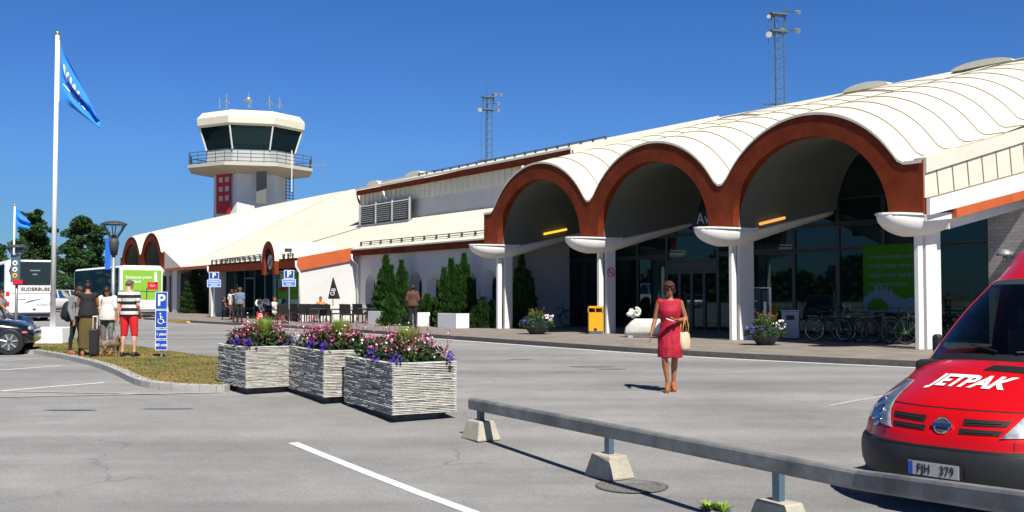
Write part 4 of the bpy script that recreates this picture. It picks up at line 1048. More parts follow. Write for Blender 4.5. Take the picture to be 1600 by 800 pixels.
# stone ram
b=G(1010,527,.12); s=1600/b.y
RM=thing('ram_sculpture','white stone sculpture of a lying ram with curled horns beside the walking woman','sculpture',tuple(b),radians(-8))
mb=MB(); L=68/s
def sec(x,w,h,z0=.05): return [(x,w*cos(a),z0+ (h-z0)*(.5+.5*sin(a)) if True else 0) for a in [2*pi*i/14 for i in range(14)]]
def blk(x,w,h): 
    return [(x,w*sgn(cos(a))*abs(cos(a))**.6,.05+(h-.05)*(.5+.5*sgn(sin(a))*abs(sin(a))**.7)) for a in [2*pi*i/16 for i in range(16)]]
def sgn(v): return 1 if v>=0 else -1
mb.loft([blk(-L*.50,.10,.20),blk(-L*.47,.2,.33),blk(-L*.36,.26,.50),blk(-L*.25,.27,.62),blk(-L*.15,.27,.60),blk(L*.1,.28,.60),blk(L*.3,.28,.60),blk(L*.42,.26,.52),blk(L*.49,.2,.35),blk(L*.51,.12,.2)])
remesh_mb(mb,'body','stone_white',RM,.025,6)
mb=MB(); mb.ell((-L*.30,-.0,.74),(.10,.10,.14),12,8); mb.ell((-L*.38,-.06,.74),(.12,.08,.08),12,8); mb.ell((-L*.34,0,.84),(.1,.1,.09),12,8); remesh_mb(mb,'head','stone_white',RM,.02,4)
for sy in(-1,1):
    mb=MB(); sp=[(-L*.22+(.15-.0055*i)*cos(-i*.42+1.9)*.85,sy*(.10+.005*i),.80+(.15-.0055*i)*sin(-i*.42+1.9)*.9) for i in range(20)]; mb.tube(sp,[.055-.0017*i for i in range(20)],8); mb.ell((-L*.22,sy*.12,.80),(.08,.04,.08),10,6); mb.build('horn','stone_white',RM,smooth=True)
for q in(-.36,.26): mb=MB(); mb.box(L*(q-.06),L*(q+.06),-.2,.2,0,.07); mb.build('foot','concrete',RM)

# low bowl planters with flowers
def bowl_planter(px,py,rad,label,seed,hz):
    b=G(px,py,.12); r=thing('bowl_planter',label,'planter',tuple(b),0,'low bowl planters along the kerb'); R=random.Random(seed)
    mb=MB(); mb.lathe([(rad*.45,0),(rad*.55,.04),(rad*.95,.30),(rad,.38),(rad*.93,.38),(rad*.85,.33),(0,.33)],n=20); mb.build('bowl','dark_grey',r,smooth=False)
    mb=MB(); pts=[]
    for i in range(1700):
        a=R.uniform(0,2*pi);q=sqrt(R.random()); e=1-q*q; pts.append((rad*1.25*q*cos(a),rad*1.25*q*sin(a),.25+R.uniform(0,1)*(.12+hz*e)))
    leaf_quads(mb,pts,.07,rng=R,mi=0); 
    for i in range(60):
        a=R.uniform(0,2*pi);l=R.uniform(.05,.35); mb.cyl((0,0,.4),(cos(a)*l,sin(a)*l,.4+hz*R.uniform(.6,1.1)),.005,.003,3,1,caps=False)
    mb.build('foliage',['leaf_mid','leaf_yellowgreen'],r)
    mb=MB()
    def fl(p,s_,mi):
        n=Vector((R.uniform(-.7,.7),R.uniform(-1,0),R.uniform(.1,1))).normalized(); a=n.orthogonal().normalized(); c=n.cross(a)
        mb.add([p+(a*cos(2*pi*i/7)+c*sin(2*pi*i/7))*s_ for i in range(7)],[tuple(range(7))],mi)
    for i in range(26): fl(Vector((rad*R.uniform(.35,1.15),-rad*R.uniform(.2,.8),.42+hz*R.uniform(.05,.55))),R.uniform(.025,.045),1)
    for i in range(40): fl(Vector((-rad*R.uniform(.2,1.2),-rad*R.uniform(.1,1.0),.33+R.uniform(0,.2))),R.uniform(.02,.04),0)
    for i in range(20): fl(Vector((rad*R.uniform(-.3,.6),-rad*R.uniform(.3,1.1),.33+R.uniform(0,.12))),R.uniform(.02,.04),0)
    for i in range(18): fl(Vector((rad*R.uniform(-.5,.5),-rad*R.uniform(-.2,.6),.5+hz*R.uniform(.3,.95))),R.uniform(.015,.03),2)
    tag(mb.build('flowers',['petal_purple','petal_white','petal_red'],r),kind='stuff')
bowl_planter(1196,539,.45,'bowl planter with white and dark purple flowers beside the information stand',21,.45)
bowl_planter(839,522,.50,'bowl planter with white flowers on the pavement below the first arch',22,.45)

# information stand and grey bin
b=G(1186,531,.12); b=b+Vector((.0,.7,0)); s=1600/b.y; b.z=.12
IS=thing('information_stand','dark information stand with white lines of text behind the near flower bowl','sign',tuple(b),radians(-12))
w_=15/s; hh=W(1190,449,b.y).z-.12
mb=MB(); mb.box(-w_,w_*.72,-.03,.03,.25,hh-.02); mb.build('board','frame_dark',IS); 
mb=MB(); mb.cyl((-w_-.04,0,0),(-w_-.04,0,hh),.03,.03,8); mb.cyl((w_+.22,0,0),(w_+.22,0,hh),.03,.03,8); mb.box(-w_-.04,w_+.22,-.012,.012,hh-.03,hh); mb.build('frame','white_paint',IS)
mb=MB(); mb.box(-w_,w_*.72,-.045,-.032,.25,.62); mb.build('red_panel','sign_red',IS,); 
mb=MB(); mb.cyl((-w_*.7,-.04,hh-.2),(-w_*.7,-.034,hh-.2),.045,.045,12); R=random.Random(9)
for k,(z,wid,m) in enumerate(((hh-.42,.36,0),(hh-.52,.22,0),(hh-.68,.32,1),(hh-.76,.3,1),(hh-1.0,.26,0))):
    x=-w_*.8
    while x<-w_*.8+wid: q=R.uniform(.02,.05); mb.box(x,x+q,-.037,-.032,z-.018,z+.018,m); x+=q+.014
mb.build('lettering',['white_paint','lamp_yellow_flat'],IS)
mb=MB(); mb.box(w_*.9,w_*1.5,-.02,.0,.3,hh-.1,0); mb.box(w_*1.05,w_*1.3,-.03,-.02,.5,1.15,1); mb.build('side_panel',['dark_grey','white_paint'],IS)
b=G(1236,530,.12); s=1600/b.y
GB=thing('grey_bin','brushed grey litter bin standing between the information stand and the bicycles','litter bin',tuple(b),radians(-20)); mb=MB(); mb.box(-.26,.26,-.2,.2,.03,.86); mb.build('body','metal_grey',GB,bevel=.015); mb=MB(); mb.box(-.29,.29,-.23,.23,.865,.90); mb.build('lid','silver',GB,bevel=.01); mb=MB(); mb.box(-.12,.12,-.215,-.20,.6,.74); mb.box(-.2,.2,-.18,.18,0,.03); mb.build('slot','black',GB)

# green poster behind the near column
mat('poster_green',(.040,.165,.008),.6,var=.05,spec=.1); mat('poster_blue',(.15,.22,.28),.7,var=0,spec=.1)
t0=BT(1348,NG-.12); t1=BT(1436,NG-.12)
Yp=BW(t0,NG,0).y; ztp=W(1348,384,BW(t0,NG-.12).y).z; zbp=.95
PO=thing('poster','large green poster with white writing and a pale city skyline on the glass wall','poster',tuple(BW(t0,NG-.09,0)),TH)
PW=(t0-t1)+.15
mb=MB(); mb.box(0,PW,-.015,.0,zbp,ztp); mb.build('sheet','poster_green',PO)
sz=.185; mb=MB()
for k,ln in enumerate(('Vi tänker på miljön i det mesta','du ska. Vi flyger rätt av vana','utsläppets plan. Varje gram','uppvärmas semester.')):
    vs,fs=textgeo(ln,sz,.001,'LEFT',spacing=.88); mb.M=frame((.22,-.019,ztp-.36-k*.28),(1,0,0),(0,0,1)); 
    mb.add([v for v in vs],fs)
o=mb.build('lettering','poster_blue',PO)
# trim the writing to the sheet
mb=MB(); R=random.Random(4); x=.02
sk=[(.02,zbp)]
hts=[.55,.6,.72,.7,.78,.95,.8,.96,.82,.9,.72,.8,.66,.62,.55,.5,.48,.46]
base=zbp
for i,h in enumerate(hts):
    x1_=x+.085; z=zbp+h*1.02*.85
    mb.box(x,x1_,-.019,-.016,zbp+.003,z) if i<len(hts) else 0; x=x1_+.0005
mb.box(x+.001,PW-.02,-.019,-.016,zbp+.003,zbp+.46)
mb.build('skyline','poster_blue',PO)
mb=MB(); mb.add([(.52+.40*cos(pi*i/16),-.022,zbp+.05+.38*sin(pi*i/16)) for i in range(17)],[tuple(range(17))]); mb.build('hill','poster_green',PO)

# ================================================================== bicycles under the canopy
def bicycle(frame_m,label,loc,rz,rimm='frame_grey'):
    r=thing('bicycle',label,'bicycle',loc,rz,'bicycles parked under the canopy')
    for x in(-.53,.53):
        mb=MB(); R_=.34; n=24; mb.tube([(x+R_*cos(2*pi*i/n),0,.35+R_*sin(2*pi*i/n)) for i in range(n+1)],.019,6); w=mb.build('wheel','black',r,smooth=True)
        mb=MB(); mb.tube([(x+(R_-.028)*cos(2*pi*i/n),0,.35+(R_-.028)*sin(2*pi*i/n)) for i in range(n+1)],.010,5)
        for i in range(12): a=2*pi*i/12; mb.cyl((x,.02*(-1)**i,.35),(x+.31*cos(a),0,.35+.31*sin(a)),.0025,.0025,3)
        mb.cyl((x,-.04,.35),(x,.04,.35),.02,.02,8); mb.build('rim',rimm,w)
    mb=MB(); bb=(-.08,0,.30); st=(-.22,0,.74); hd=(.36,0,.78)
    for a,b in((bb,st),(bb,(.38,0,.66)),(st,(.34,0,.80)),(bb,(-.53,0,.35)),((-.21,0,.72),(-.53,0,.35)),(hd,(.40,0,.62)),((.40,0,.62),(.53,0,.35)),(hd,(.33,0,.98))): mb.cyl(a,b,.016,.016,7)
    mb.build('frame',frame_m,r)
    mb=MB(); mb.tube([(.20,-.27,1.0),(.30,-.24,1.0),(.34,-.1,.99),(.34,.1,.99),(.30,.24,1.0),(.20,.27,1.0)],.012,6); mb.build('handlebar','black',r)
    mb=MB(); mb.loft([[(-.38,-.09,.84),(-.38,.09,.84),(-.38,.09,.89),(-.38,-.09,.89)],[(-.2,-.05,.85),(-.2,.05,.85),(-.2,.05,.9),(-.2,-.05,.9)],[(-.08,-.02,.86),(-.08,.02,.86),(-.08,.02,.9),(-.08,-.02,.9)]]); mb.cyl((-.23,0,.72),(-.26,0,.86),.013,.013,6); mb.build('saddle','black',r,bevel=.01)
    mb=MB(); n=10; mb.tube([(-.53+.39*cos(radians(20+i*14)),0,.35+.39*sin(radians(20+i*14))) for i in range(n)],.014,4); mb.build('mudguard',frame_m,r)
    mb=MB(); mb.box(-.78,-.42,-.06,.06,.735,.75); mb.cyl((-.7,-.05,.74),(-.53,-.03,.35),.006,.006,4); mb.cyl((-.7,.05,.74),(-.53,.03,.35),.006,.006,4); mb.build('luggage_rack','frame_grey',r)
    return r
mat('frame_green',(.05,.22,.04),.4,var=0); mat('frame_black',(.02,.02,.022),.4,var=0); mat('frame_grey',(.2,.2,.2),.4,var=0)
bikes=[(1296,528,2.2,-52,'frame_black','black bicycle nearest the grey bin, its rear wheel rim catching the sun'),
 (1318,527,2.4,-60,'frame_green','green-framed bicycle, second in the row from the grey bin'),(1340,528,2.3,-50,'frame_black','black bicycle in front of the poster\'s left edge'),
 (1362,529,2.4,-62,'frame_grey','grey bicycle in front of the poster\'s skyline'),(1386,530,2.2,-55,'frame_black','black bicycle left of the near column, in front of the writing'),
 (1418,533,1.9,-58,'frame_green','green-framed bicycle right beside the near column')]
for k,(px,py,n_,rz,m,lab) in enumerate(bikes):
    n_=n_*.6; t=BT(px,n_); p=BW(t,n_,.12); bicycle(m,lab,tuple(p),TH+radians(rz+58),'silver' if k==0 else 'frame_grey')
# bicycle in the recess below the first arch
t=BT(868,3.0); bicycle('frame_black','dark bicycle leaning in the shady recess under the first arch',tuple(BW(t,3.0,.12)),TH+radians(75))
# white cabinet sculpture seen as a small face on wall
# ================================================================== white box planters along the arched wall
def box_planter(px,n_,label,fill=None,l=1.5):
    t=BT(px,n_); p=BW(t,n_,.12); r=thing('box_planter',label,'planter',tuple(p),TH,'white box planters along the arched wall')
    mb=MB(); mb.box(-l,0,0,.62,0,.60); mb.build('box','white_paint',r,bevel=.012)
    mb=MB(); mb.box(-l+.05,-.05,.05,.57,.602,.612); mb.build('soil','soil',r)
    mb=MB(); mb.box(.003,.008,.08,.54,.07,.53); mb.build('recessed_panel','pier_white',r)
    return t,p
box_planter(598,-1.9,'white box planter directly behind the seated woman in black')
box_planter(653,-1.9,'white box planter behind the standing figure in brown')
box_planter(713,-1.9,'white box planter on the right, below the tall double shrub')

# ================================================================== cafe furniture
mat('wicker',(.014,.014,.014),.7,var=.3,scale=40)
def wicker_chair():
    r=thing('wicker_chair','x','chair',(0,0,0),0,'dark wicker chairs of the terrace')
    mb=MB(); mb.box(-.25,.25,-.25,.25,.38,.45); mb.build('seat','wicker',r,bevel=.01)
    mb=MB(); mb.prism([(-.27,.20,.42),(.27,.20,.42),(.27,.32,.92),(-.27,.32,.92)],(0,.04,0)); mb.build('backrest','wicker',r,bevel=.01)
    for sx in(-1,1):
        mb=MB(); mb.box(sx*.27-.03,sx*.27+.03,-.25,.24,.60,.66); mb.build('armrest','wicker',r)
        for sy in(-1,1): mb=MB(); mb.box(sx*.25-.025,sx*.25+.025,sy*.23-.025,sy*.23+.025,0,.60 if sy<0 else .4); mb.build('leg','wicker',r)
    return r
def cafe_table():
    r=thing('cafe_table','x','table',(0,0,0),0,'small dark terrace tables')
    mb=MB(); mb.box(-.36,.36,-.36,.36,.70,.73); mb.build('table_top','dark_grey',r); mb=MB(); mb.cyl((0,0,.02),(0,0,.7),.03,.03,8); mb.build('leg','metal_grey',r); mb=MB(); mb.lathe([(.24,0),(.24,.015),(.05,.03),(0,.03)],n=16); mb.build('base','metal_grey',r); return r
ch=wicker_chair(); tb=cafe_table()
chairs=[(477,504,0,'wicker chair at the left corner of the sunlit wall, seen from behind'),(489,504.5,25,'wicker chair left of the seated guest in orange, at the white wall'),(508,506,5,'wicker chair right next to the seated guest in orange'),
 (525,503,100,'wicker chair turned sideways below the closed parasol'),(541,505,-4,'wicker chair seen squarely from behind in front of the white wall'),(563,504,-20,'wicker chair at the corner where the white wall ends'),
 (442,506,10,'wicker chair directly behind the seated guest in the green skirt'),(465,503,-30,'wicker chair just right of the post of the right parking sign'),(586,505,-60,'wicker chair carrying the seated woman in black'),
 (355,499,15,'wicker chair of the guest seated at the far left of the terrace'),(500,503.0,170,'wicker chair carrying the guest in orange')]
for k,(px,py,a,lab) in enumerate(chairs):
    p=G(px,py,.12); o=ch if k==0 else place(ch,p,0); o.location=p; o.rotation_euler=(0,0,radians(a+180)); o['label']=lab
for k,(px,py,lab) in enumerate(((498,506.5,'small table in front of the guest in orange'),(552,503,'small table between the two rightmost empty wicker chairs'),(366,500,'small table beside the guests at the far left of the terrace'),(573,505.5,'small table next to the seated woman in black'))):
    p=G(px,py,.12); o=tb if k==0 else place(tb,p,0); o.location=p; o['label']=lab
# closed parasol
p=G(520,503,.12); s=1600/p.y; PR=thing('parasol','closed black parasol with white lettering in front of the sunlit wall','parasol',tuple(p)); zt=W(517,437,p.y).z-.12; zl=W(520,467,p.y).z-.12
mb=MB(); mb.cyl((0,0,0),(0,0,zt),.025,.02,8); mb.build('pole','white_paint',PR)
mb=MB(); N=14; mb.loft([[((.02+.24*(1-j/8))*(1+.25*cos(5*2*pi*i/N))*cos(2*pi*i/N)+ .04*(1-j/8),(.02+.22*(1-j/8))*(1+.25*cos(5*2*pi*i/N))*sin(2*pi*i/N),zl+(zt-zl+.1)*j/8) for i in range(N)] for j in range(9)]); mb.build('canopy','black_cloth',PR)
vs,fs=textgeo('GB',.30,.002); mb=MB(); mb.M=frame((.05,-.27,(zl+zt)/2-.14),(.25,0,1),(-1,0,.25)); mb.add(vs,fs); mb.build('lettering','white_paint',PR)
mb=MB(); mb.lathe([(.25,0),(.25,.06),(.05,.08),(0,.08)],n=14); mb.build('base','concrete',PR)
# ice-cream advertising figure: white cone shapes over a red board with letters
p=G(411,499,.12); s=1600/p.y; IC=thing('ice_cream_sign','white ice-cream shaped sign above a small red board with white letters','advertising sign',tuple(p),0)
w_=10/s; mb=MB(); mb.box(-w_,w_,-.03,.03,.0,.42); mb.build('red_board','sign_red',IC,bevel=.02)
vs,fs=textgeo('GLA',.28,.002,offset=.01); mb=MB(); mb.M=frame((0,-.04,.22),(1,0,0),(0,0,1)); mb.add(vs,fs); mb.build('lettering','white_paint',IC)
mat('cream_brown',(.35,.16,.04),.6,var=0); mat('cream_green',(.35,.55,.12),.6,var=0)
mb=MB(); mb.M=Matrix.Translation((-.02,-.05,.45))@Matrix.Rotation(radians(22),4,'Y').inverted(); mb.box(-.12,.12,-.03,.03,0,.36); mb.ell((0,0,.5),(.24,.05,.22),16,8); mb.build('cone_shape','white_paint',IC,smooth=False)
mb=MB(); mb.ell((-.2,-.11,.93),(.13,.02,.12),12,6); mb.box(-.12,-.02,-.1,-.09,.5,.7); mb.build('ice_cream','cream_brown',IC)
mb=MB(); mb.ell((.16,-.0,1.0),(.2,.05,.16),12,6); mb.ell((.3,-.0,.86),(.14,.05,.1),10,6); mb.build('cone_shape','white_paint',IC); mb=MB(); mb.ell((.14,-.06,1.02),(.1,.02,.08),10,6); mb.build('ice_cream','cream_green',IC)
# ================================================================== people
BASEJ=dict(pel=(0,0,.93),neck=(0,.01,1.44),head=(0,-.015,1.585),
  hipL=(.085,0,.90),hipR=(-.085,0,.90),kneL=(.095,-.01,.49),kneR=(-.095,-.01,.49),ankL=(.10,.03,.075),ankR=(-.10,.03,.075),toeL=(.115,-.13,.025),toeR=(-.115,-.13,.025),
  shoL=(.165,.01,1.385),shoR=(-.165,.01,1.385),elbL=(.205,.03,1.11),elbR=(-.205,.03,1.11),wriL=(.215,-.03,.865),wriR=(-.215,-.03,.865),hanL=(.21,-.05,.77),hanR=(-.21,-.05,.77))
TOR=[(-.13,.10,.085),(-.05,.150,.112),(.08,.165,.118),(.25,.148,.106),(.42,.125,.092),(.60,.138,.10),(.78,.158,.104),(.90,.150,.085),(.97,.085,.062),(1.04,.052,.054)]
def tring(J,s,rx,ry,f=0,n=18,wx=1.0):
    P=Vector(J['pel']);N=Vector(J['neck']); c=P+(N-P)*s; ax=(N-P).normalized(); sh=Vector(J['shoL'])-Vector(J['shoR']); hp=Vector(J['hipL'])-Vector(J['hipR'])
    X=hp.normalized()*(1-s)+sh.normalized()*s; X=(X-ax*X.dot(ax)).normalized(); Y=ax.cross(X)
    return [c+X*((rx*wx+f)*cos(2*pi*i/n))+Y*((ry+f)*sin(2*pi*i/n)) for i in range(n)]
def limb(mb,pts,rs,n=12):
    for (a,b),(r0,r1) in zip(zip(pts,pts[1:]),zip(rs,rs[1:])):
        mb.cyl(a,b,r0,r1,n); mb.ell(b,(r1,)*3,10,6)
    mb.ell(pts[0],(rs[0],)*3,10,6)
def V3(J,k): return Vector(J[k])
def mid(a,b,t=.5): return a+(b-a)*t
def leg(mb,J,S,f=0.0,to='ank',k=1.0):
    h=V3(J,'hip'+S);kn=V3(J,'kne'+S);a=V3(J,'ank'+S)
    c1=mid(h,kn,.35); calf=mid(kn,a,.3); off=Vector((0,.018,0))
    if to=='kne': limb(mb,[h,c1,kn],[.083*k+f,.078*k+f,.053*k+f]); return
    if to=='mid': limb(mb,[h,c1,kn,calf],[.083*k+f,.078*k+f,.054*k+f,.055*k+f]); return
    limb(mb,[h,c1,kn,calf+off,mid(kn,a,.75),a],[.083*k+f,.078*k+f,.052*k+f,.052*k+f,.035*k+f,.032*k+f])
def foot(mb,J,S,f=0):
    a=V3(J,'ank'+S);t=V3(J,'toe'+S); hl=a+(a-t)*Vector((1,1,0)).length*0; d=(t-a);d.z=0;d=d.normalized() if d.length>0 else Vector((0,-1,0))
    heel=a-d*.045; heel.z=a.z-.045
    limb(mb,[a,mid(a,t,.5)+Vector((0,0,.0)),t],[.034+f,.033+f,.024+f]); limb(mb,[heel,mid(heel,t,.55)+Vector((0,0,-.01)),t+Vector((0,0,0))],[.03+f,.03+f,.026+f])
def arm(mb,J,S,f=0,to='wri',k=1.0):
    s=V3(J,'sho'+S);e=V3(J,'elb'+S);w_=V3(J,'wri'+S)
    if to=='elb': limb(mb,[s,mid(s,e,.4),mid(s,e,.8)],[.052*k+f,.045*k+f,.045*k+f]);return
    if to=='mid': limb(mb,[s,mid(s,e,.4),mid(s,e,.55)],[.052*k+f,.046*k+f,.047*k+f]);return
    limb(mb,[s,mid(s,e,.4),e,mid(e,w_,.35),w_],[.050*k+f,.043*k+f,.036*k+f,.034*k+f,.024*k+f])
def hand(mb,J,S,curl=.4,k=1.0,palm=None):
    w_=V3(J,'wri'+S);h=V3(J,'han'+S); d=(h-w_).normalized(); L=.185*k
    side=Vector((0,-1,0)) if abs(d.y)<.8 else Vector((1 if S=='L' else -1,0,0)); side=(side-d*side.dot(d)).normalized(); nrm=d.cross(side)*(1 if S=='L' else -1)
    if palm is not None: nrm=Vector(palm); nrm=(nrm-d*nrm.dot(d)).normalized(); side=nrm.cross(d)*(-1 if S=='L' else 1)
    pc=w_+d*.045*k; R=Matrix((side,nrm,d)).transposed()
    mb.ell(pc,(.038*k,.016*k,.052*k),10,8,R=R)
    for i,(o,l) in enumerate(((-.027,.062),(-.009,.076),(.009,.080),(.027,.070))):
        p=w_+d*.085*k+side*o*k; a=curl*.6; p1=p+(d*cos(a)-nrm*sin(a)*-1*-1)*l*.45*k; a2=curl*1.5; p2=p1+(d*cos(a2)-nrm*sin(a2))*l*.35*k; a3=curl*2.2; p3=p2+(d*cos(a3)-nrm*sin(a3))*l*.25*k
        limb(mb,[w_+d*.05*k+side*o*k*.8,p,p1,p2,p3],[.011*k,.0105*k,.0095*k,.0085*k,.007*k],7)
    p=w_+d*.02*k+side*.03*k; p1=p+(side*.7+d*.7).normalized()*.035*k; p2=p1+(side*.25+d*.9-nrm*.3).normalized()*.032*k
    limb(mb,[p,p1,p2],[.013*k,.0115*k,.009*k],7)
def headgeo(mb,J,hd):
    c=V3(J,'head'); N=V3(J,'neck'); R=hd
    limb(mb,[N-Vector((0,0,.03)),c+R@Vector((0,.02,-.05))],[.056,.048])
    mb.ell(c+R@Vector((0,.012,.03)),(.074,.092,.088),16,12,R=R); mb.ell(c+R@Vector((0,-.018,-.035)),(.058,.066,.072),14,10,R=R); mb.ell(c+R@Vector((0,-.045,-.085)),(.032,.030,.025),10,8,R=R)
    mb.ell(c+R@Vector((0,-.088,-.018)),(.013,.018,.024),8,6,R=R); mb.ell(c+R@Vector((0,-.078,-.055)),(.024,.012,.010),8,6,R=R)
    for s in(-1,1): mb.ell(c+R@Vector((s*.074,.012,-.012)),(.012,.020,.030),8,6,R=R)
def hairgeo(mb,J,hd,style,R_=None):
    c=V3(J,'head'); R=hd
    def cap(fz,th=.012,cut=-.02):
        for j in range(0,13):
            pass
        vs=[];nu,nv=28,20; keep=[]
        for j in range(nv+1):
            t=pi*j/nv
            for i in range(nu):
                a=2*pi*i/nu; d=Vector((sin(t)*cos(a),sin(t)*sin(a),cos(t))); vs.append(c+R@(Vector((0,.012,.022))+Vector((d.x*(.074+th),d.y*(.094+th),d.z*(.094+th)))))
                keep.append(d)
        fs=[]
        for j in range(nv):
            for i in range(nu):
                q=(j*nu+i,(j+1)*nu+i,(j+1)*nu+(i+1)%nu,j*nu+(i+1)%nu); m=(keep[q[0]]+keep[q[1]]+keep[q[2]]+keep[q[3]])/4
                if fz(m): fs.append(q)
        mb.add(vs,fs)
    if style=='short': cap(lambda m: (m.z>.42 and m.y>-.85) or (m.y>.05 and m.z>-.45),.008)
    elif style in('bob','long','bun','pony'):
        cap(lambda m: (m.z>.38) or (m.y>-.12 and m.z>-.75),.016)
    if style=='bob':
        mb.ell(c+R@Vector((0,-.070,.060)),(.058,.028,.030),12,8,R=R)
        for s in(-1,1): mb.ell(c+R@Vector((s*.076,.005,-.02)),(.020,.045,.062),10,8,R=R)
        rr_=random.Random(8)
        for i in range(150):
            a=rr_.uniform(0,2*pi); t=rr_.uniform(.05,1.5); d=Vector((sin(t)*cos(a)*.088,sin(t)*sin(a)*.106,cos(t)*.108)); d2=Vector((sin(t+.35)*cos(a)*.092,sin(t+.35)*sin(a)*.112,cos(t+.35)*.106))
            if d2.y<-.06 and d2.z<.03: continue
            o_=c+R@Vector((0,.012,.022)); mb.cyl(o_+R@d,o_+R@d2,.006,.0015,4)
    if style=='long':
        for s in(-1,1): limb(mb,[c+R@Vector((s*.07,.0,.0)),c+R@Vector((s*.088,-.02,-.12)),c+R@Vector((s*.105,-.07,-.26)),c+R@Vector((s*.10,-.09,-.36))],[.03,.034,.03,.014])
        mb.ell(c+R@Vector((0,.07,-.08)),(.085,.05,.13),12,8,R=R)
    if style=='bun': mb.ell(c+R@Vector((0,.09,.09)),(.05,.05,.05),12,8)
    if style=='pony': limb(mb,[c+R@Vector((0,.10,.02)),c+R@Vector((0,.14,-.08)),c+R@Vector((0,.11,-.22))],[.035,.035,.015])
def human(label,loc,yaw,H,pose=None,skin='skin',hair=('hair_brown','short'),wear=(),headrot=(0,0,0),vox=.018,group=None,fullhand=True,curl=.45,wx=1.0,palm={}):
    J=dict(BASEJ); J.update(pose or {}); k=H/1.70
    r=thing('person',label,'person',tuple(loc),yaw,group); r.scale=(k,k,k)
    hd=Euler(headrot).to_matrix()
    mb=MB(); mb.loft([tring(J,*t,wx=wx) for t in TOR]); 
    for S in'LR':
        limb(mb,[V3(J,'neck')+Vector((0,0,-.05)),V3(J,'sho'+S)],[.05,.05])
        leg(mb,J,S); foot(mb,J,S); arm(mb,J,S)
        hand(mb,J,S,curl,1.0 if vox<.012 else 1.12,palm.get(S))
    headgeo(mb,J,hd); body=remesh_mb(mb,'body',skin,r,vox,2 if vox<.012 else 1)
    if hair:
        mb=MB(); hairgeo(mb,J,hd,hair[1]); o=mb.build('hair',hair[0],r,smooth=True); o.modifiers.new('s','SOLIDIFY').thickness=.006
    for w_ in wear:
        kind,m=w_[0],w_[1]; a=w_[2] if len(w_)>2 else {}
        f=a.get('f',.014); mb=MB(); nm=a.get('name',kind)
        if kind=='shirt':
            s0=a.get('s0',.0); mb.loft([tring(J,s,rx,ry,f+ (a.get('flare',0) if s<=.42 else 0),wx=wx) for s,rx,ry in ([(s0,.165,.118)] if s0<.05 else [])+[t for t in TOR if t[0]>max(s0,.05)-.001 and t[0]<.95]+[(.965,.10,.07)]])
            for S in'LR':
                limb(mb,[V3(J,'neck')+Vector((0,0,-.075)),V3(J,'sho'+S)],[.05+f*.6,.05+f]); arm(mb,J,S,f,a.get('sleeve','mid')) if a.get('sleeve','mid') else None
        elif kind=='trousers':
            mb.loft([tring(J,s,rx,ry,f,wx=wx) for s,rx,ry in TOR[:3]]+[tring(J,.2,.155,.11,f,wx=wx)])
            for S in'LR': leg(mb,J,S,f,a.get('to','ank'),a.get('k',1.0))
        elif kind=='skirt':
            P=V3(J,'pel'); hem=a['hem']; n=24; w0,w1=a.get('w',(.14,.22)); R=[]
            c1=mid(V3(J,'kneL'),V3(J,'kneR')) 
            for i in range(9):
                t=i/8; z=P.z+.18+(hem-P.z-.18)*t; c=Vector((P.x+(c1.x-P.x)*t,P.y+(c1.y-P.y)*t*.6,z)); rx=w0+(w1-w0)*min(1,t*a.get('q',2.0))**.8; 
                R.append([c+Vector((rx*cos(2*pi*j/n)*(1+.03*sin(j*3)*t),rx*.74*sin(2*pi*j/n)*(1+.05*sin(j*4+1)*t),0)) for j in range(n)])
            mb.loft(R)
        elif kind=='shoes':
            for S in'LR':
                m1=MB(); foot(m1,J,S,.010); 
                if a.get('heel'): 
                    t=V3(J,'toe'+S);q=V3(J,'ank'+S); m1.cyl((q.x,q.y+.035,q.z-.03),(q.x,q.y+.04,-.0),.026,.02,8); m1.box(t.x-.035,t.x+.035,t.y-.02,t.y+.08,-.005,.02)
                remesh_mb(m1,'shoe',m,r,max(.009,vox*.7),1)
            continue
        elif kind=='stripes':
            bands=[t for t in [i/40 for i in range(-2,40)]]
            continue
        remesh_mb(mb,nm,m,r,vox*.8,a.get('sm',3),matfn=a.get('mf'))
    return r,J,hd,k

# ---- the woman in red
b=G(1047,612); yaw=radians(-6)
pose=dict(pel=(0,0,.945),neck=(.0,-.005,1.45),head=(-.004,-.03,1.60),hipL=(.085,.0,.915),hipR=(-.085,.0,.915),
 kneR=(-.085,-.10,.52),ankR=(-.035,-.05,.115),toeR=(-.055,-.20,.04),kneL=(.075,.03,.51),ankL=(.055,.10,.12),toeL=(.065,-.04,.04),
 elbR=(-.225,.03,1.13),wriR=(-.285,-.05,.91),hanR=(-.30,-.07,.82),elbL=(.255,.05,1.13),wriL=(.12,-.17,1.12),hanL=(.05,-.22,1.13),shoL=(.165,.01,1.385),shoR=(-.165,0,1.385))
def dressfn(J,mb):
    n=28; R=[]
    for z,rx,ry,cy in ((1.425,.085,.075,.0),(1.405,.155,.105,.0),(1.34,.178,.125,-.0),(1.26,.176,.142,-.012),(1.20,.168,.136,-.012),(1.12,.150,.122,-.0),(1.06,.150,.122,0),(.98,.170,.134,0),(.90,.192,.144,.0),(.82,.198,.150,-.01),(.70,.196,.160,-.025),(.60,.192,.158,-.03),(.535,.193,.158,-.03)):
        R.append([Vector((rx*cos(2*pi*i/n)*(1+(.012*sin(5*i+z*9) if z<1 else 0)),cy+ry*sin(2*pi*i/n)*(1+(.03*sin(3*i+z*5) if z<.9 else 0)),z)) for i in range(n)])
    mb.loft(R)
wr,J,hd,k=human('woman in a sleeveless red dress and sunglasses walking across the road',b,yaw,1.69,pose,'skin',('hair_red','bob'),
   [('shoes','shoe_tan',dict(heel=1))],headrot=(radians(4),0,radians(4)),vox=.0085,wx=.87,palm={'L':(0,0,-1)})
mb=MB(); dressfn(J,mb); 
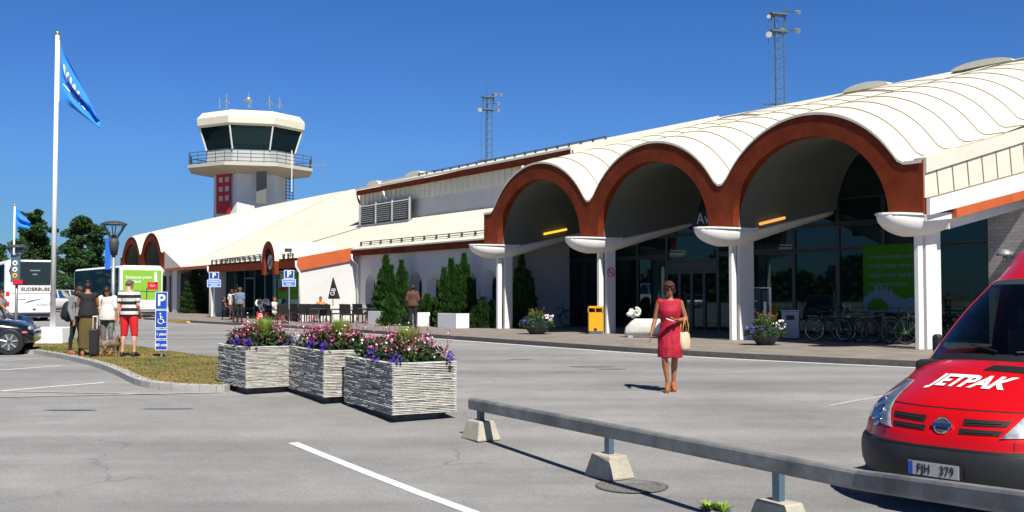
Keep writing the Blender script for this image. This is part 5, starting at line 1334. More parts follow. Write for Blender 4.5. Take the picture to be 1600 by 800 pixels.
for S in'LR': limb(mb,[V3(J,'neck')+Vector((0,0,-.070)),V3(J,'sho'+S)+Vector((-.022 if S=='L' else .022,0,.006))],[.062,.064])
dr=remesh_mb(mb,'dress','dress_red',wr,.010,4)
for v in dr.data.vertices:
    x,y,z=v.co; lo=max(0,(1.0-z)/.46); q=.0045*sin(38*x+9*z+3*sin(7*z))*lo+.004*sin(60*z+14*x*(1 if x>0 else -1))*max(0,1-abs(z-1.03)/.12)+.003*sin(25*x-30*z)
    v.co+=v.normal*q; v.co.x+=.012*sin(4*(z-.5)); 
    if y<0 and abs(x)<.06: v.co.y+=.012*max(0,1-abs(x)/.06)*lo
mat('lens_dark',(.006,.005,.005),.5,var=0,spec=.15)
# sunglasses and mouth
c=V3(J,'head'); mb=MB()
for s in(-1,1): mb.ell(c+hd@Vector((s*.034,-.086,.004)),(.031,.014,.023),12,8,R=hd); mb.cyl(c+hd@Vector((s*.062,-.078,.01)),c+hd@Vector((s*.082,.01,.008)),.004,.004,5)
mb.cyl(c+hd@Vector((-.012,-.098,.01)),c+hd@Vector((.012,-.098,.01)),.004,.004,5); mb.build('sunglasses','lens_dark',wr,smooth=True)
mat('lens_dark',(.006,.005,.005),.45,var=0,spec=.2) if False else None; mat('lips',(.35,.06,.05),.5,var=0); mb=MB(); mb.ell(c+hd@Vector((0,-.089,-.058)),(.022,.006,.007),10,6,R=hd); mb.build('lips','lips',wr,smooth=True)
# phone in hand, handbag on the forearm
def wpt(v): return wr.matrix_world@Vector(v)
bpy.context.view_layer.update()
ph=wpt((.0,-.25,1.125)); o=MB().box(-.065,.05,-.035,.035,-.006,.006).build('paper_slip','white_paint',loc=ph,rot=(radians(15),radians(12),radians(30))); tag(o,'small white slip held in the hand of the woman in red','paper')
fa=wpt((.215,-.03,1.125)); hb=thing('handbag','cream handbag with tan handles hanging from the forearm of the woman in red','handbag',(fa.x+.01,fa.y-.01,fa.z-.47),radians(38)); hb.scale=(.9,.9,.93)
mb=MB(); mb.loft([[Vector((.098*w1*sx,.052*w2*sy,z)) for sx,sy in((-1,-.6),(-.6,-1),(.6,-1),(1,-.6),(1,.6),(.6,1),(-.6,1),(-1,.6))] for z,w1,w2 in((0,.9,1.1),(.03,1.12,1.3),(.15,1.2,1.1),(.26,1.05,.7),(.30,.95,.35))]); mb.build('bag_body','bag_cream',hb,smooth=True)
for sy in(-1,1):
    mb=MB(); mb.tube([(-.07,sy*.02,.27),(-.065,sy*.03,.40),(-.035,sy*.03,.49),(0,sy*.025,.52),(.035,sy*.03,.49),(.065,sy*.03,.40),(.07,sy*.02,.27)],.010,7); mb.build('handle','bag_handle',hb,smooth=True)

# ---- group on the grass
def gi(px,py): p=G(px,py,.1); return Vector((p.x,p.y,g(p.y)+.098))
mat('jacket_grey',(.19,.20,.20),.85,var=.2,scale=9); mat('olive',(.10,.075,.02),.9,var=.15); mat('white_cloth',(.62,.60,.56),.85,var=.06); mat('red_shorts',(.62,.012,.02),.8,var=.05); mat('denim',(.13,.20,.27),.85,var=.12,scale=9); mat('brown_cloth',(.10,.040,.028),.85,var=.12); mat('pattern_legs',(.035,.035,.04),.8,col2=(.28,.28,.28),scale=22,stretch=(1,1,3)); mat('shirt_black',(.012,.012,.014),.85,var=0); mat('pink_cloth',(.62,.30,.30),.8,var=.05); mat('orange_cloth',(.60,.22,.05),.8,var=.05); mat('green_cloth',(.33,.52,.20),.8,var=.05)
grp=None
p=gi(119,553.5); human('person in grey jacket and black trousers, leftmost of the group on the grass',p,radians(72),1.62,
   dict(head=(0,-.07,1.55),neck=(0,-.03,1.43),wriR=(-.20,-.06,.86),hanR=(-.20,-.09,.77),kneL=(.08,-.05,.49),ankL=(.08,-.04,.075),toeL=(.09,-.2,.025),kneR=(-.08,.06,.49),ankR=(-.08,.13,.075),toeR=(-.09,-.03,.025)),'skin',('hair_brown','long'),
   [('trousers','shirt_black',dict(f=.006)),('shirt','jacket_grey',dict(s0=-.0,sleeve='wri',f=.026)),('shoes','shoe_tan')],headrot=(radians(25),0,0))
BPq=Vector((p.x,p.y,p.z)); q=W(105,490,p.y+.05); bp_=thing('backpack','black backpack worn by the person in the grey jacket','backpack',(q.x+.02,q.y,p.z+.78),radians(72))
mb=MB(); mb.ell((0,0,.22),(.17,.13,.25),14,10); remesh_mb(mb,'pack','black_cloth',bp_,.02,3); mb=MB(); mb.ell((0,.11,.14),(.12,.06,.12),12,8); mb.build('pocket','dark_grey',bp_,smooth=True)
for s in(-1,1): mb=MB(); mb.tube([(s*.1,-.10,.40),(s*.12,-.2,.50),(s*.12,-.32,.42),(s*.11,-.30,.15),(s*.1,-.12,.05)],.018,6); mb.build('strap','black_cloth',bp_,smooth=True)
p=gi(136,555.5); human('person in a black top and long olive skirt, by the black suitcase',p,radians(205),1.70,
   dict(head=(0,-.05,1.57),elbL=(.20,-.08,1.14),wriL=(.08,-.26,1.20),hanL=(.02,-.3,1.26),elbR=(-.22,-.06,1.14),wriR=(-.10,-.25,1.14),hanR=(-.03,-.3,1.17)),'skin',('hair_dark','bun'),
   [('shirt','shirt_black',dict(s0=-.05,sleeve=None,f=.016,flare=.03)),('skirt','olive',dict(hem=.16,w=(.14,.19))),('shoes','shoe_tan')],headrot=(radians(20),0,radians(-10)))
p=gi(167,554); human('person with long dark hair in a loose white top and patterned leggings, facing the camera',p,radians(-4),1.60,
   dict(head=(0,-.05,1.56),elbR=(-.23,-.02,1.12),wriR=(-.20,-.16,.93),hanR=(-.17,-.22,.86),elbL=(.22,0,1.12),wriL=(.25,-.05,.88),hanL=(.25,-.07,.79)),'skin',('hair_dark','long'),
   [('trousers','pattern_legs',dict(f=.008)),('shirt','white_cloth',dict(s0=-.16,sleeve='elb',f=.035,flare=.025)),('shoes','shoe_tan')],headrot=(radians(28),0,0))
mat('stripe_black',(.012,.012,.014),.85,var=0)
def stripefn(c):
    return 1 if (math.floor((c.z-.855)/.072)%2==0) else 0
p=gi(201,557); human('man in a black and white striped shirt and red shorts seen from behind',p,radians(174),1.74,
   dict(head=(.02,-.05,1.57),elbR=(-.215,.03,1.13),wriR=(-.20,-.12,.92),hanR=(-.18,-.2,.86),hipL=(.095,0,.9),hipR=(-.095,0,.9),kneL=(.12,-.02,.49),ankL=(.14,.03,.075),toeL=(.17,-.13,.025),kneR=(-.12,-.02,.49),ankR=(-.14,.03,.075),toeR=(-.17,-.13,.025),elbL=(.235,.03,1.10),wriL=(.25,.0,.86),hanL=(.24,-.03,.77),shoL=(.185,.01,1.385),shoR=(-.185,.01,1.385)),'skin_pale',('hair_grey','short'),
   [('trousers','red_shorts',dict(to='kne',f=.022)),('shirt',['white_cloth','stripe_black'],dict(s0=-.08,sleeve='mid',f=.024,mf=stripefn)),('shoes','black')],headrot=(radians(25),0,radians(-25)),wx=1.1)
mb=None
# suitcase, shoulder bag, dog
p=gi(147,557); sc_=thing('suitcase','black upright suitcase with a pulled-out pale handle between the people on the grass','suitcase',tuple(p),radians(15)); sc_.scale=(.72,.8,.92)
mb=MB(); mb.box(-.13,.13,-.19,.19,.05,.68); mb.build('case','black',sc_,bevel=.03); mb=MB(); 
for x in(-.06,.06): mb.cyl((x,.1,.66),(x,.1,.98),.010,.010,6)
mb.cyl((-.07,.1,.98),(.07,.1,.98),.014,.014,6); mb.build('handle','white_paint',sc_)
for x in(-.1,.1): mb=MB(); mb.cyl((x-.02,.13,.035),(x+.02,.13,.035),.035,.035,10); mb.build('wheel','dark_grey',sc_); mb=MB(); mb.cyl((x-.02,-.13,.035),(x+.02,-.13,.035),.035,.035,10); mb.build('wheel','dark_grey',sc_)
mat('red_bag',(.13,.01,.012),.6,var=.1)
p=gi(156,554); sb_=thing('shoulder_bag','dark red shoulder bag hanging beside the person in the white top','bag',(p.x,p.y+.02,p.z+.35)); mb=MB(); mb.ell((0,0,.16),(.10,.06,.17),12,8); mb.build('bag_body','red_bag',sb_,smooth=True); mb=MB(); mb.tube([(-.06,0,.28),(.0,-.05,.6),(.07,-.12,.92),(.12,-.06,1.03)],.010,5); mb.build('strap','red_bag',sb_)
mat('fur_brown',(.12,.065,.035),.9,col2=(.28,.20,.14),scale=9)
p=gi(174,556.5); dg=thing('dog','small brown shaggy dog standing on the grass between the people','dog',tuple(p),radians(0))
mb=MB(); D=lambda pts,rs: limb(mb,[Vector(q) for q in pts],rs,10)
D([(-.15,0,.27),(0,0,.28),(.12,-.02,.29)],[.085,.088,.098]); D([(.12,-.02,.31),(.18,-.05,.40)],[.065,.055]); mb.ell((.20,-.06,.44),(.058,.052,.052),10,8); D([(.22,-.08,.43),(.255,-.13,.41)],[.034,.022])
for s in(-1,1): mb.ell((.185,-.055+s*.04,.48),(.018,.014,.03),8,6)
for x,y in((.12,-.06),(.14,.04)): D([(x,y,.25),(x-.01,y,.14),(x+.005,y,.02)],[.036,.022,.02]); D([(x,y,.018),(x+.03,y-.01,.014)],[.02,.016])
for x,y in((-.15,-.05),(-.17,.05)): D([(x,y,.25),(x+.035,y,.17),(x-.035,y,.10),(x-.02,y,.02)],[.05,.034,.02,.019]); D([(x-.02,y,.018),(x+.015,y,.014)],[.019,.016])
D([(-.2,0,.32),(-.26,.0,.40),(-.25,.0,.47)],[.028,.02,.012]); remesh_mb(mb,'body','fur_brown',dg,.013,1)
# ---- person at the far left behind the car
p=Vector((W(1,500,29).x,29,.0)); human('person in a grey top reaching out an arm, behind the black saloon',p,radians(80),1.62,dict(elbR=(-.17,-.20,1.20),wriR=(-.16,-.42,1.02),hanR=(-.16,-.50,.98)),'skin',('hair_dark','pony'),[('trousers','denim',dict(f=.01)),('shirt','jacket_grey',dict(s0=0,sleeve='mid',f=.02)),('shoes','white_cloth')])
# ---- figure in brown
p=G(645,514,.12); human('figure in brown jacket standing with the back turned, near the box planters',p,radians(176),1.76,dict(wriL=(.12,-.14,1.0),hanL=(.05,-.2,1.02),wriR=(-.12,-.14,1.0),hanR=(-.05,-.2,1.02),elbL=(.225,.04,1.12),elbR=(-.225,.04,1.12)),'brown_cloth',('hair_brown','short'),
   [('trousers','shirt_black',dict(f=.018)),('shirt','brown_cloth',dict(s0=-.10,sleeve='wri',f=.034)),('shoes','black')],vox=.024,wx=1.12)
# ---- standing cafe guests
CG='guests at the cafe terrace'
p=G(362,500,.12); human('guest in a long pink and white top standing beside the left parking sign',p,radians(160),1.66,{},'skin',('hair_brown','long'),[('trousers','pink_cloth',dict(f=.008,to='mid')),('shirt','white_cloth',dict(s0=-.2,sleeve='elb',f=.02)),('shoes','black')],vox=.028,group=CG)
p=G(368,503,.12); human('guest in a black top seen from behind, left of the one in denim',p,radians(178),1.62,{},'skin',('hair_brown','short'),[('trousers','shirt_black',dict(f=.012)),('shirt','shirt_black',dict(s0=-.05,sleeve=None,f=.014)),('shoes','black')],vox=.028,group=CG)
p=G(374.5,504,.12); human('guest in a pale denim shirt and black trousers seen from behind',p,radians(176),1.72,{},'skin',('hair_grey','bob'),[('trousers','shirt_black',dict(f=.012)),('shirt','denim',dict(s0=-.08,sleeve='elb',f=.03)),('shoes','black')],vox=.028,group=CG)
# ---- seated guests
def sit(dz=0): return dict(pel=(0,.02,.52),neck=(0,.06,1.03),head=(0,.04,1.175),hipL=(.085,0,.50),hipR=(-.085,0,.50),kneL=(.10,-.42,.50),kneR=(-.10,-.42,.50),ankL=(.10,-.40,.075),ankR=(-.10,-.40,.075),toeL=(.11,-.56,.025),toeR=(-.11,-.56,.025),
   shoL=(.165,.06,.975),shoR=(-.165,.06,.975),elbL=(.20,-.02,.72),elbR=(-.20,-.02,.72),wriL=(.12,-.24,.66),wriR=(-.12,-.24,.66),hanL=(.08,-.32,.64),hanR=(-.08,-.32,.64))
def sitter(px,py,yawd,label,skin,hair,top,bottom,H=1.68,sleeve='mid',to='ank'):
    p=G(px,py,.12); return human(label,p,radians(yawd),H,sit(),skin,hair,[('trousers',bottom,dict(f=.012,to=to)),('shirt',top,dict(s0=-.05,sleeve=sleeve,f=.016)),('shoes','black')],vox=.026,group=CG)
sitter(500,503.2,-12,'seated guest in an orange top facing the camera in front of the white wall','skin',('hair_brown','short'),'orange_cloth','shirt_black',to='kne')
sitter(430,505,75,'seated guest in a pale top and light green skirt, left of the right parking sign','skin',('hair_brown','short'),'white_cloth','green_cloth',to='kne')
sitter(351,499.5,120,'seated guest in dark clothes at the far left end of the terrace','skin',('hair_brown','short'),'shirt_black','shirt_black',sleeve=None)
sitter(585,505.2,-72,'seated woman in a black dress, beside the box planter at the arched wall','skin_pale',('hair_brown','bob'),'shirt_black','shirt_black',to='kne')
# ================================================================== the red van
VX=Vector((.62,-.78,0)).normalized(); VY=Vector((-VX.y,VX.x,0)); vth=atan2(VX.y,VX.x)
vb=W(1463,671,8.0)
VAN=thing('delivery_van','red delivery van with a black bumper and white lettering on its bonnet','van',(vb.x,8.0,g(8.0)),vth)
# centre-line profile: y (back), z, half width, corner set-back, corner drop, power
PF=[(.16,.20,.78,.34,.0,3),(.05,.26,.86,.36,.0,3),(.01,.36,.90,.38,.0,3),(.0,.47,.915,.40,.0,3),(.015,.545,.915,.41,.0,3),
    (.03,.57,.90,.42,-.01,3),(.05,.63,.89,.42,-.03,3),(.075,.675,.875,.42,-.03,3),(.11,.74,.862,.42,-.03,2.8),(.155,.81,.85,.43,-.01,2.6),(.23,.88,.838,.44,.01,2.4),
    (.38,.96,.83,.44,.03,2.3),(.58,1.045,.828,.42,.05,2.2),(.80,1.14,.83,.40,.055,2.2),(.98,1.185,.835,.38,.06,2.2),
    (1.02,1.20,.835,.36,.055,2.2),(1.28,1.37,.81,.34,.03,2.3),(1.60,1.57,.77,.31,.0,2.4),(1.92,1.76,.73,.28,.0,2.6),(2.12,1.87,.71,.25,.01,2.8),
    (2.22,1.93,.70,.24,.03,2.8),(2.5,2.08,.71,.22,.05,3),(2.9,2.24,.73,.1,.06,3),(3.4,2.32,.74,.0,.07,3),(5.0,2.34,.74,0,.07,3)]
def prof(v):
    i=min(len(PF)-2,max(0,int(v))); t=v-i; 
    def cr(k):
        p0=PF[max(0,i-1)][k];p1=PF[i][k];p2=PF[i+1][k];p3=PF[min(len(PF)-1,i+2)][k]
        a=p1+(p2-p1)*t; b=.5*((2*p1)+(-p0+p2)*t+(2*p0-5*p1+4*p2-p3)*t*t+(-p0+3*p1-3*p2+p3)*t**3); return b
    return [cr(k) for k in range(6)]
def VS(w_,v,off=0.0):
    def P(w_,v):
        y,z,hw,sb,dr,pw=prof(v); a=abs(w_)
        x=hw*w_*(1-.0*a); return Vector((x,y+sb*a**pw,z-dr*a**2.4))
    p=P(w_,v)
    if off:
        e=.02; n=(P(w_+e,v)-P(w_-e,v)).cross(P(w_,v+e)-P(w_,v-e)).normalized()
        if n.y>0 and n.z<.3: n=-n
        if n.z<-.5: n=-n
        p=p+n*off
    return p
def vpatch(name,v0,v1,m,w0=-1,w1=1,nu=40,nv=None,off=0,parent=VAN,smooth=True):
    nv=nv or max(2,int((v1-v0)*4)); mb=MB(); mb.grid(lambda u,v:VS(w0+(w1-w0)*u,v0+(v1-v0)*v,off),nu,nv); return mb.build(name,m,parent,smooth=smooth)
def vquad(name,L,Rr,m,off=.006,nu=14,nv=10,parent=VAN,thick=.0):
    """L,Rr: functions t->(w,v) for the left and right borders"""
    mb=MB()
    def f(u,t):
        a=L(t);b=Rr(t); return VS(a[0]+(b[0]-a[0])*u,a[1]+(b[1]-a[1])*u,off)
    mb.grid(f,nu,nv); return mb.build(name,m,parent,smooth=True)
mat('plastic_black',(.018,.020,.022),.55,var=.1,scale=20)
vpatch('bumper',0,4.9,'plastic_black'); 
body=vpatch('front_panel',4.9,9.55,'van_red'); vpatch('bonnet',9.62,14.6,'van_red',off=.003); vpatch('bonnet_gap',9.5,9.68,'black',off=.0005)
vpatch('cowl',14.5,15.3,'black',off=.002)
vpatch('windscreen',15.1,18.75,'glass_clear',w0=-.955,w1=.955,off=0); 
ws=vpatch('screen_surround',15.0,19.4,'plastic_black',off=-.012,w0=-1,w1=-.94,nu=3); vpatch('screen_surround',15.0,19.4,'plastic_black',off=-.012,w0=.94,w1=1,nu=3)
vpatch('a_pillar',15.0,19.5,'van_red',w0=-1.0,w1=-.955,nu=3,off=.004); vpatch('a_pillar',15.0,19.5,'van_red',w0=.955,w1=1.0,nu=3,off=.004)
mat('sun_strip',(.035,.045,.055),.4,var=0)
vpatch('sun_strip',18.7,19.6,'sun_strip'); vpatch('high_roof',19.6,24,'van_red')
# cab interior: seats, wheel, bulkhead
INT=MB(); INT.box(-.80,.80,2.75,2.80,.6,1.9); INT.build('bulkhead','dark_grey',VAN); mb=MB(); mb.box(-.82,.82,1.1,1.45,.85,1.16); mb.build('dashboard','plastic_black',VAN,bevel=.04); mb=MB(); mb.box(-.8,.8,1.3,2.8,.5,.56); mb.build('cab_floor','black',VAN)
for x in(-.45,.1,.45): mb=MB(); mb.box(x-.22 if x!=.1 else x-.1,x+.22 if x!=.1 else x+.1,2.15,2.6,.62,.82); mb.box(x-.2 if x!=.1 else x-.1,x+.2 if x!=.1 else x+.1,2.5,2.65,.82,1.42); mb.box(x-.12,x+.12,2.54,2.62,1.45,1.65); mb.build('seat','dark_grey',VAN,bevel=.03)
mb=MB(); n=20; mb.tube([(.42+.19*cos(2*pi*i/n),1.62+.10*sin(2*pi*i/n),1.17+.15*sin(2*pi*i/n)) for i in range(n+1)],.016,6); mb.cyl((.42,1.45,1.05),(.42,1.62,1.17),.025,.03,8); mb.build('steering_wheel','black',VAN)
mb=MB(); mb.box(-.10,.10,1.86,1.89,1.62,1.68); mb.build('rear_view_mirror','black',VAN)
# sides
def side(sgn_):
    mb=MB(); col=[VS(sgn_,v) for v in [i*.5 for i in range(0,49)]]
    low=[p for p in col]
    yb=5.0
    # body side strips from each edge point straight back
    n=len(col); back=[Vector((p.x if p.z>1.2 else sgn_*.93,yb,p.z)) for p in col]
    md=[Vector((p.x if p.z>1.2 else sgn_*.93,max(2.55,p.y+.05),p.z)) for p in col]; win=lambda i:1.26<(col[i].z+col[i+1].z)/2<1.80
    mb.add(md+back,[(i,i+1,n+i+1,n+i) for i in range(n-1)]); mb.add(col+md,[(i,i+1,n+i+1,n+i) for i in range(n-1) if not win(i)]); s=mb.build('side_panel','van_red',VAN,smooth=False)
    mb=MB(); mb.add(col+md,[(i,i+1,n+i+1,n+i) for i in range(n-1) if win(i)]); mb.build('side_window','glass_clear',VAN)
    mb=MB(); 
    for y in(1.0,4.1):
        mb=MB(); mb.cyl((sgn_*.70,y,.33),(sgn_*.94,y,.33),.33,.33,24); wv=mb.build('wheel','black',VAN,bevel=.02); mb=MB(); mb.cyl((sgn_*.93,y,.33),(sgn_*.95,y,.33),.2,.17,16); mb.build('rim','silver',wv)
        mb=MB(); mb.tube([(sgn_*.935,y+.40*cos(pi*i/12),.33+.40*sin(pi*i/12)) for i in range(13)],.03,6); mb.build('wheel_arch','plastic_black',VAN)
    mb=MB(); 
    mb.loft([[Vector((sgn_*(.935+.045*sx*k_),1.72+.04*sy,z)) for sx,sy in((-1,-.6),(0,-1),(1,-.6),(1,1),(-1,1))] for z,k_ in((1.19,.6),(1.22,1),(1.34,1),(1.37,.6))]); m_=mb.build('mirror','plastic_black',VAN,bevel=.02); mb=MB(); mb.cyl((sgn_*.84,1.72,1.2),(sgn_*.93,1.72,1.24),.03,.03,8); mb.build('mirror_arm','plastic_black',VAN)
side(-1); side(1)
mb=MB(); mb.box(-.92,.92,4.98,5.02,.3,2.42); mb.build('rear_doors','van_red',VAN); mb=MB(); mb.box(-.8,.8,.5,5.0,.18,.26); mb.build('underbody','black',VAN)
# headlights
def hl(sg):
    L=lambda t:(sg*(.955-.02*t),6.9+t*(11.9-6.9))
    inn=lambda t:(sg*(.50+.20*t+.04*sin(pi*t)),6.6+t*(11.7-6.6))
    vquad('headlight_bowl',L,inn,'chrome_dark',off=.008); h=vquad('headlight',L,inn,'glass_lens',off=.022)
    for (w_,v,r) in((.80,7.9,.085),(.73,6.95,.05),(.88,9.3,.06)):
        p=VS(sg*w_,v,.010); q=VS(sg*w_,v,.03); mb=MB(); mb.lathe([(r,0),(r*.95,.01),(r*.55,-.0),(r*.2,.006),(0,.008)],n=18); o=mb.build('reflector','chrome',VAN,smooth=True); o.location=p; o.rotation_euler=(q-p).to_track_quat('Z','Y').to_euler()
    return h
mat('chrome_dark',(.40,.44,.50),.3,metal=.5,col2=(.85,.88,.9),scale=11)
hl(-1); hl(1)
# grille slots, badge, lower intake, plate
for sg in(-1,1):
    for (va,vb_,wa,wb) in((7.95,8.65,.17,.565),(6.95,7.60,.15,.52)):
        vquad('grille_slot',lambda t,sg=sg,va=va,vb_=vb_,wa=wa:(sg*(wa+.01),va+(vb_-va)*t),lambda t,sg=sg,va=va,vb_=vb_,wb=wb:(sg*(wb-.03*(1-t)),va+.06+(vb_-va-.1)*t),'black',off=.006)
        vquad('grille_bar',lambda t,sg=sg,va=va,vb_=vb_,wa=wa:(sg*(wa+.05),va+(vb_-va)*(.44+.12*t)),lambda t,sg=sg,va=va,vb_=vb_,wb=wb:(sg*(wb-.07),va+(vb_-va)*(.44+.12*t)),'plastic_black',off=.014,nv=2)
p=VS(0,7.7,.012); mb=MB(); n=28; mb.tube([(.062*cos(2*pi*i/n),0,.062*sin(2*pi*i/n)) for i in range(n+1)],.009,6); mb.box(-.078,.078,-.012,.008,-.016,.016); bd=mb.build('badge','chrome',VAN,smooth=False); bd.location=p; bd.rotation_euler=(radians(-22),0,0)
mb=MB(); mb.cyl((0,.004,0),(0,.0,0),.058,.058,24); o=mb.build('badge_disc','dark_grey',bd)
vquad('lower_intake',lambda t:(-.66+.04*t*0,4.1+.75*t),lambda t:(.66,4.1+.75*t),'black',off=.003)
vquad('bumper_lip',lambda t:(-.70,4.86+.10*t),lambda t:(.70,4.86+.10*t),'plastic_black',off=.014)
PX,PZ=.0,.388
mb=MB(); mb.box(-.225,.19,-.030,-.006,PZ-.052,PZ+.052); pl=mb.build('number_plate','plate_shaded',VAN); 
mb=MB(); mb.box(-.222,-.185,-.034,-.030,PZ-.05,PZ+.05); mb.build('blue_band','sign_blue',pl)
for tx_,x_ in(('FJH',-.095),('379',.095)):
    vs,fs=textgeo(tx_,.105,.001,spacing=1.08,offset=.0015); mb=MB(); mb.M=frame((x_,-.033,PZ-.002),(1.0,0,0),(0,0,1))@Matrix.Diagonal((.70,.92,1,1)); mb.add(vs,fs); mb.build('plate_lettering','black',pl)
mb=MB(); mb.box(-.24,.205,-.022,.0,PZ-.062,PZ+.062); mb.build('plate_frame','black',pl)
for sg in(-1,1):
    vquad('panel_gap',lambda t,sg=sg:(sg*(.86+.05*t),10.6+3.9*t),lambda t,sg=sg:(sg*(.872+.05*t),10.6+3.9*t),'black',off=.006,nu=1,nv=24)
    vquad('panel_gap',lambda t,sg=sg:(sg*.60,4.95+.0+1.2*t),lambda t,sg=sg:(sg*.607,4.95+1.2*t),'black',off=.005,nu=1,nv=6)
# bonnet lettering and scoop
vs,fs=textgeo('JETPAK',.20,.0,shear=.28,spacing=.98,offset=.007,res=2)
vs,fs=subtext(vs,fs,.05)
mb=MB(); mb.add([VS((v[0]*1.02-.03)/.87,11.8+v[1]*6.4,.012) for v in vs],fs); mb.build('bonnet_lettering','white_paint',VAN)
vquad('bonnet_scoop',lambda t:(-.0+.05*t,12.75+.55*t),lambda t:(.72,12.65+.55*t),'black',off=.008)
for sx in(-1,1): mb=MB(); a=VS(sx*.1+.05,15.3,.03);b=VS(sx*.6+.2,15.6,.035); mb.cyl(a,b,.009,.007,6); mb.build('wiper','black',VAN)

# ================================================================== generic cars
def car(label,loc,rz,paint,L=4.5,Wd=1.8,Hh=1.45,estate=False,group=None,name='parked_car',fw=.33):
    """nose towards local +x"""
    r=thing(name,label,'car',tuple(loc),rz,group); hw=Wd/2
    st=[(-.5,.35,.62,.72),(-.49,.28,.80,.86),(-.46,.22,.93,.93),(-.35,.20,.97,.98),(-.1,.19,.95,1.0),(.12,.19,.93,1.0),(.3,.20,.88,.98),(.42,.22,.80,.94),(.475,.26,.70,.86),(.497,.32,.60,.74),(.5,.40,.52,.62)]
    mb=MB(); rings=[]
    for x,zb,zt,wf in st:
        zt*=Hh/1.45; ring=[]
        for i in range(24):
            a=2*pi*i/24; cx=cos(a);sz=sin(a); px_=hw*wf*(abs(cx)**.35)*(1 if cx>0 else -1); zc=(zb+zt)/2; pz=zc+(zt-zb)/2*(abs(sz)**.55)*(1 if sz>0 else -1)
            ring.append((x*L,px_*(1-.06*max(0,(pz-.5))),pz))
        rings.append(ring)
    mb.loft(rings); mb.build('body',paint,r,smooth=True)
    cab=[(-.46 if estate else -.36,.88,.9,.8),(-.42 if estate else -.24,1.40,1.40,.70),(-.1,1.45,1.45,.72),(.04,1.42,1.42,.71),(.24,.92,.93,.82)]
    mb=MB(); k=Hh/1.45
    top=[(x*L,hw*w_*(.93 if z>1 else 1.06),z*k) for x,z,_,w_ in cab]
    vs=[]; 
    for s in(-1,1): vs+=[(x,s*y,z) for x,y,z in top]
    base=[(top[0][0],hw*.86,.86*k),(top[-1][0],hw*.86,.86*k)]
    n=5; vs+=[(x,s*y,z) for s in(-1,1) for x,y,z in base]
    fs=[(i,i+1,n+i+1,n+i) for i in range(n-1)]+[(0,1,2,3,4,11),(5,6,7,8,9,13)]
    mb.add(vs,[(i,i+1,n+i+1,n+i) for i in range(n-1)]); mb.add([vs[i] for i in(0,1,2,3,4)],[(0,1,2,3,4)]); mb.add([vs[i] for i in(5,6,7,8,9)],[(0,1,2,3,4)]); mb.build('glasshouse','glass_car',r)
    mb=MB(); mb.add([(x,s*y*1.0,z+.012) for s in(-1,1) for x,y,z in top[1:4]],[(0,1,4,3),(1,2,5,4)])
    for s in(-1,1):
        for a,b in((0,1),(3,4),(2,2)):
            if a==b: p=top[a]; mb.cyl((p[0],s*p[1]*1.01,p[2]),(p[0],s*hw*.9,.9*k),.035,.035,5)
            else: mb.cyl((top[a][0],s*top[a][1]*1.0,top[a][2]),(top[b][0],s*top[b][1]*1.0,top[b][2]),.035,.035,5)
        mb.tube([(x,s*y,z) for x,y,z in top[1:4]],.035,5)
    mb.build('roof',paint,r)
    for x in(-.31*L,fw*L):
        for s in(-1,1):
            mb=MB(); mb.cyl((x,s*(hw-.20),.32),(x,s*(hw+.005),.32),.32,.32,24); w_=mb.build('wheel','black',r,bevel=.02)
            mb=MB(); mb.cyl((x,s*(hw-.0),.32),(x,s*(hw+.012),.32),.215,.20,20,0)
            for q in range(7): a=2*pi*q/7+.2; mb.cyl((x+.05*cos(a),s*(hw+.016),.32+.05*sin(a)),(x+.2*cos(a),s*(hw+.016),.32+.2*sin(a)),.022,.026,5,1)
            mb.build('rim',['dark_grey','silver'],w_)
    for s in(-1,1):
        mb=MB(); mb.ell((.478*L,s*hw*.62,.64*k),(.07,.17,.075),10,6); mb.build('headlight','glass_lens' if paint!='car_black' else 'silver',r,smooth=True)
        mb=MB(); mb.ell((-.493*L,s*hw*.62,.78*k),(.04,.16,.09),10,6); mb.build('tail_light','sign_red',r,smooth=True)
        mb=MB(); mb.ell((.20*L,s*(hw+.05),.97*k),(.07,.10,.07),10,6); mb.build('wing_mirror',paint,r,smooth=True)
        mb=MB(); mb.ell((.455*L,s*hw*.88,.55*k),(.09,.02,.035),10,6); mb.build('side_marker','line_yellow' if paint!='car_black' else 'fascia_orange',r,smooth=True)
    return r
mat('car_black',(.008,.010,.016),.22,var=0,coat=.8); mat('car_silver',(.58,.60,.62),.3,metal=.4,var=0,coat=.5); mat('car_white',(.75,.75,.75),.3,var=0,coat=.5); mat('car_blue',(.03,.05,.10),.3,var=0,coat=.5)
p=G(17,555); cx=p.x-.385*4.5*cos(radians(16))-.25-.05; cyy=p.y+.87-.385*4.5*sin(radians(16))
car('black saloon parked nose-in at the left edge of the photo',(cx,cyy,0),radians(16),'car_black',fw=.385)
p=W(12,494,36); car('dark blue car half hidden behind the black saloon',(p.x-1.6,36,0),radians(-4),'car_blue',Hh=1.42)
for i,(px,Y,m,lab) in enumerate(((84,92,'car_white','distant white car just right of the flagpole'),(102,95,'car_white','distant white car left of the person with the backpack'),(116,98,'car_silver','distant silver car beneath the right-hand tree'))):
    p=W(px,470,Y); car(lab,(p.x,Y,0),radians(80+i*7),m,estate=True,Hh=1.9,L=4.6)

car('silver estate car parked beyond the left edge, mirrored in the glass doors',(-66,54,0),radians(60),'car_silver',estate=True)
car('tall white minibus added beyond the left edge for its reflection in the glass wall',(-50,55,0),radians(40),'car_white',estate=True,Hh=2.5,L=5.2,Wd=2.0,name='minibus')  # unseen vehicle added to give pale shapes in the glass
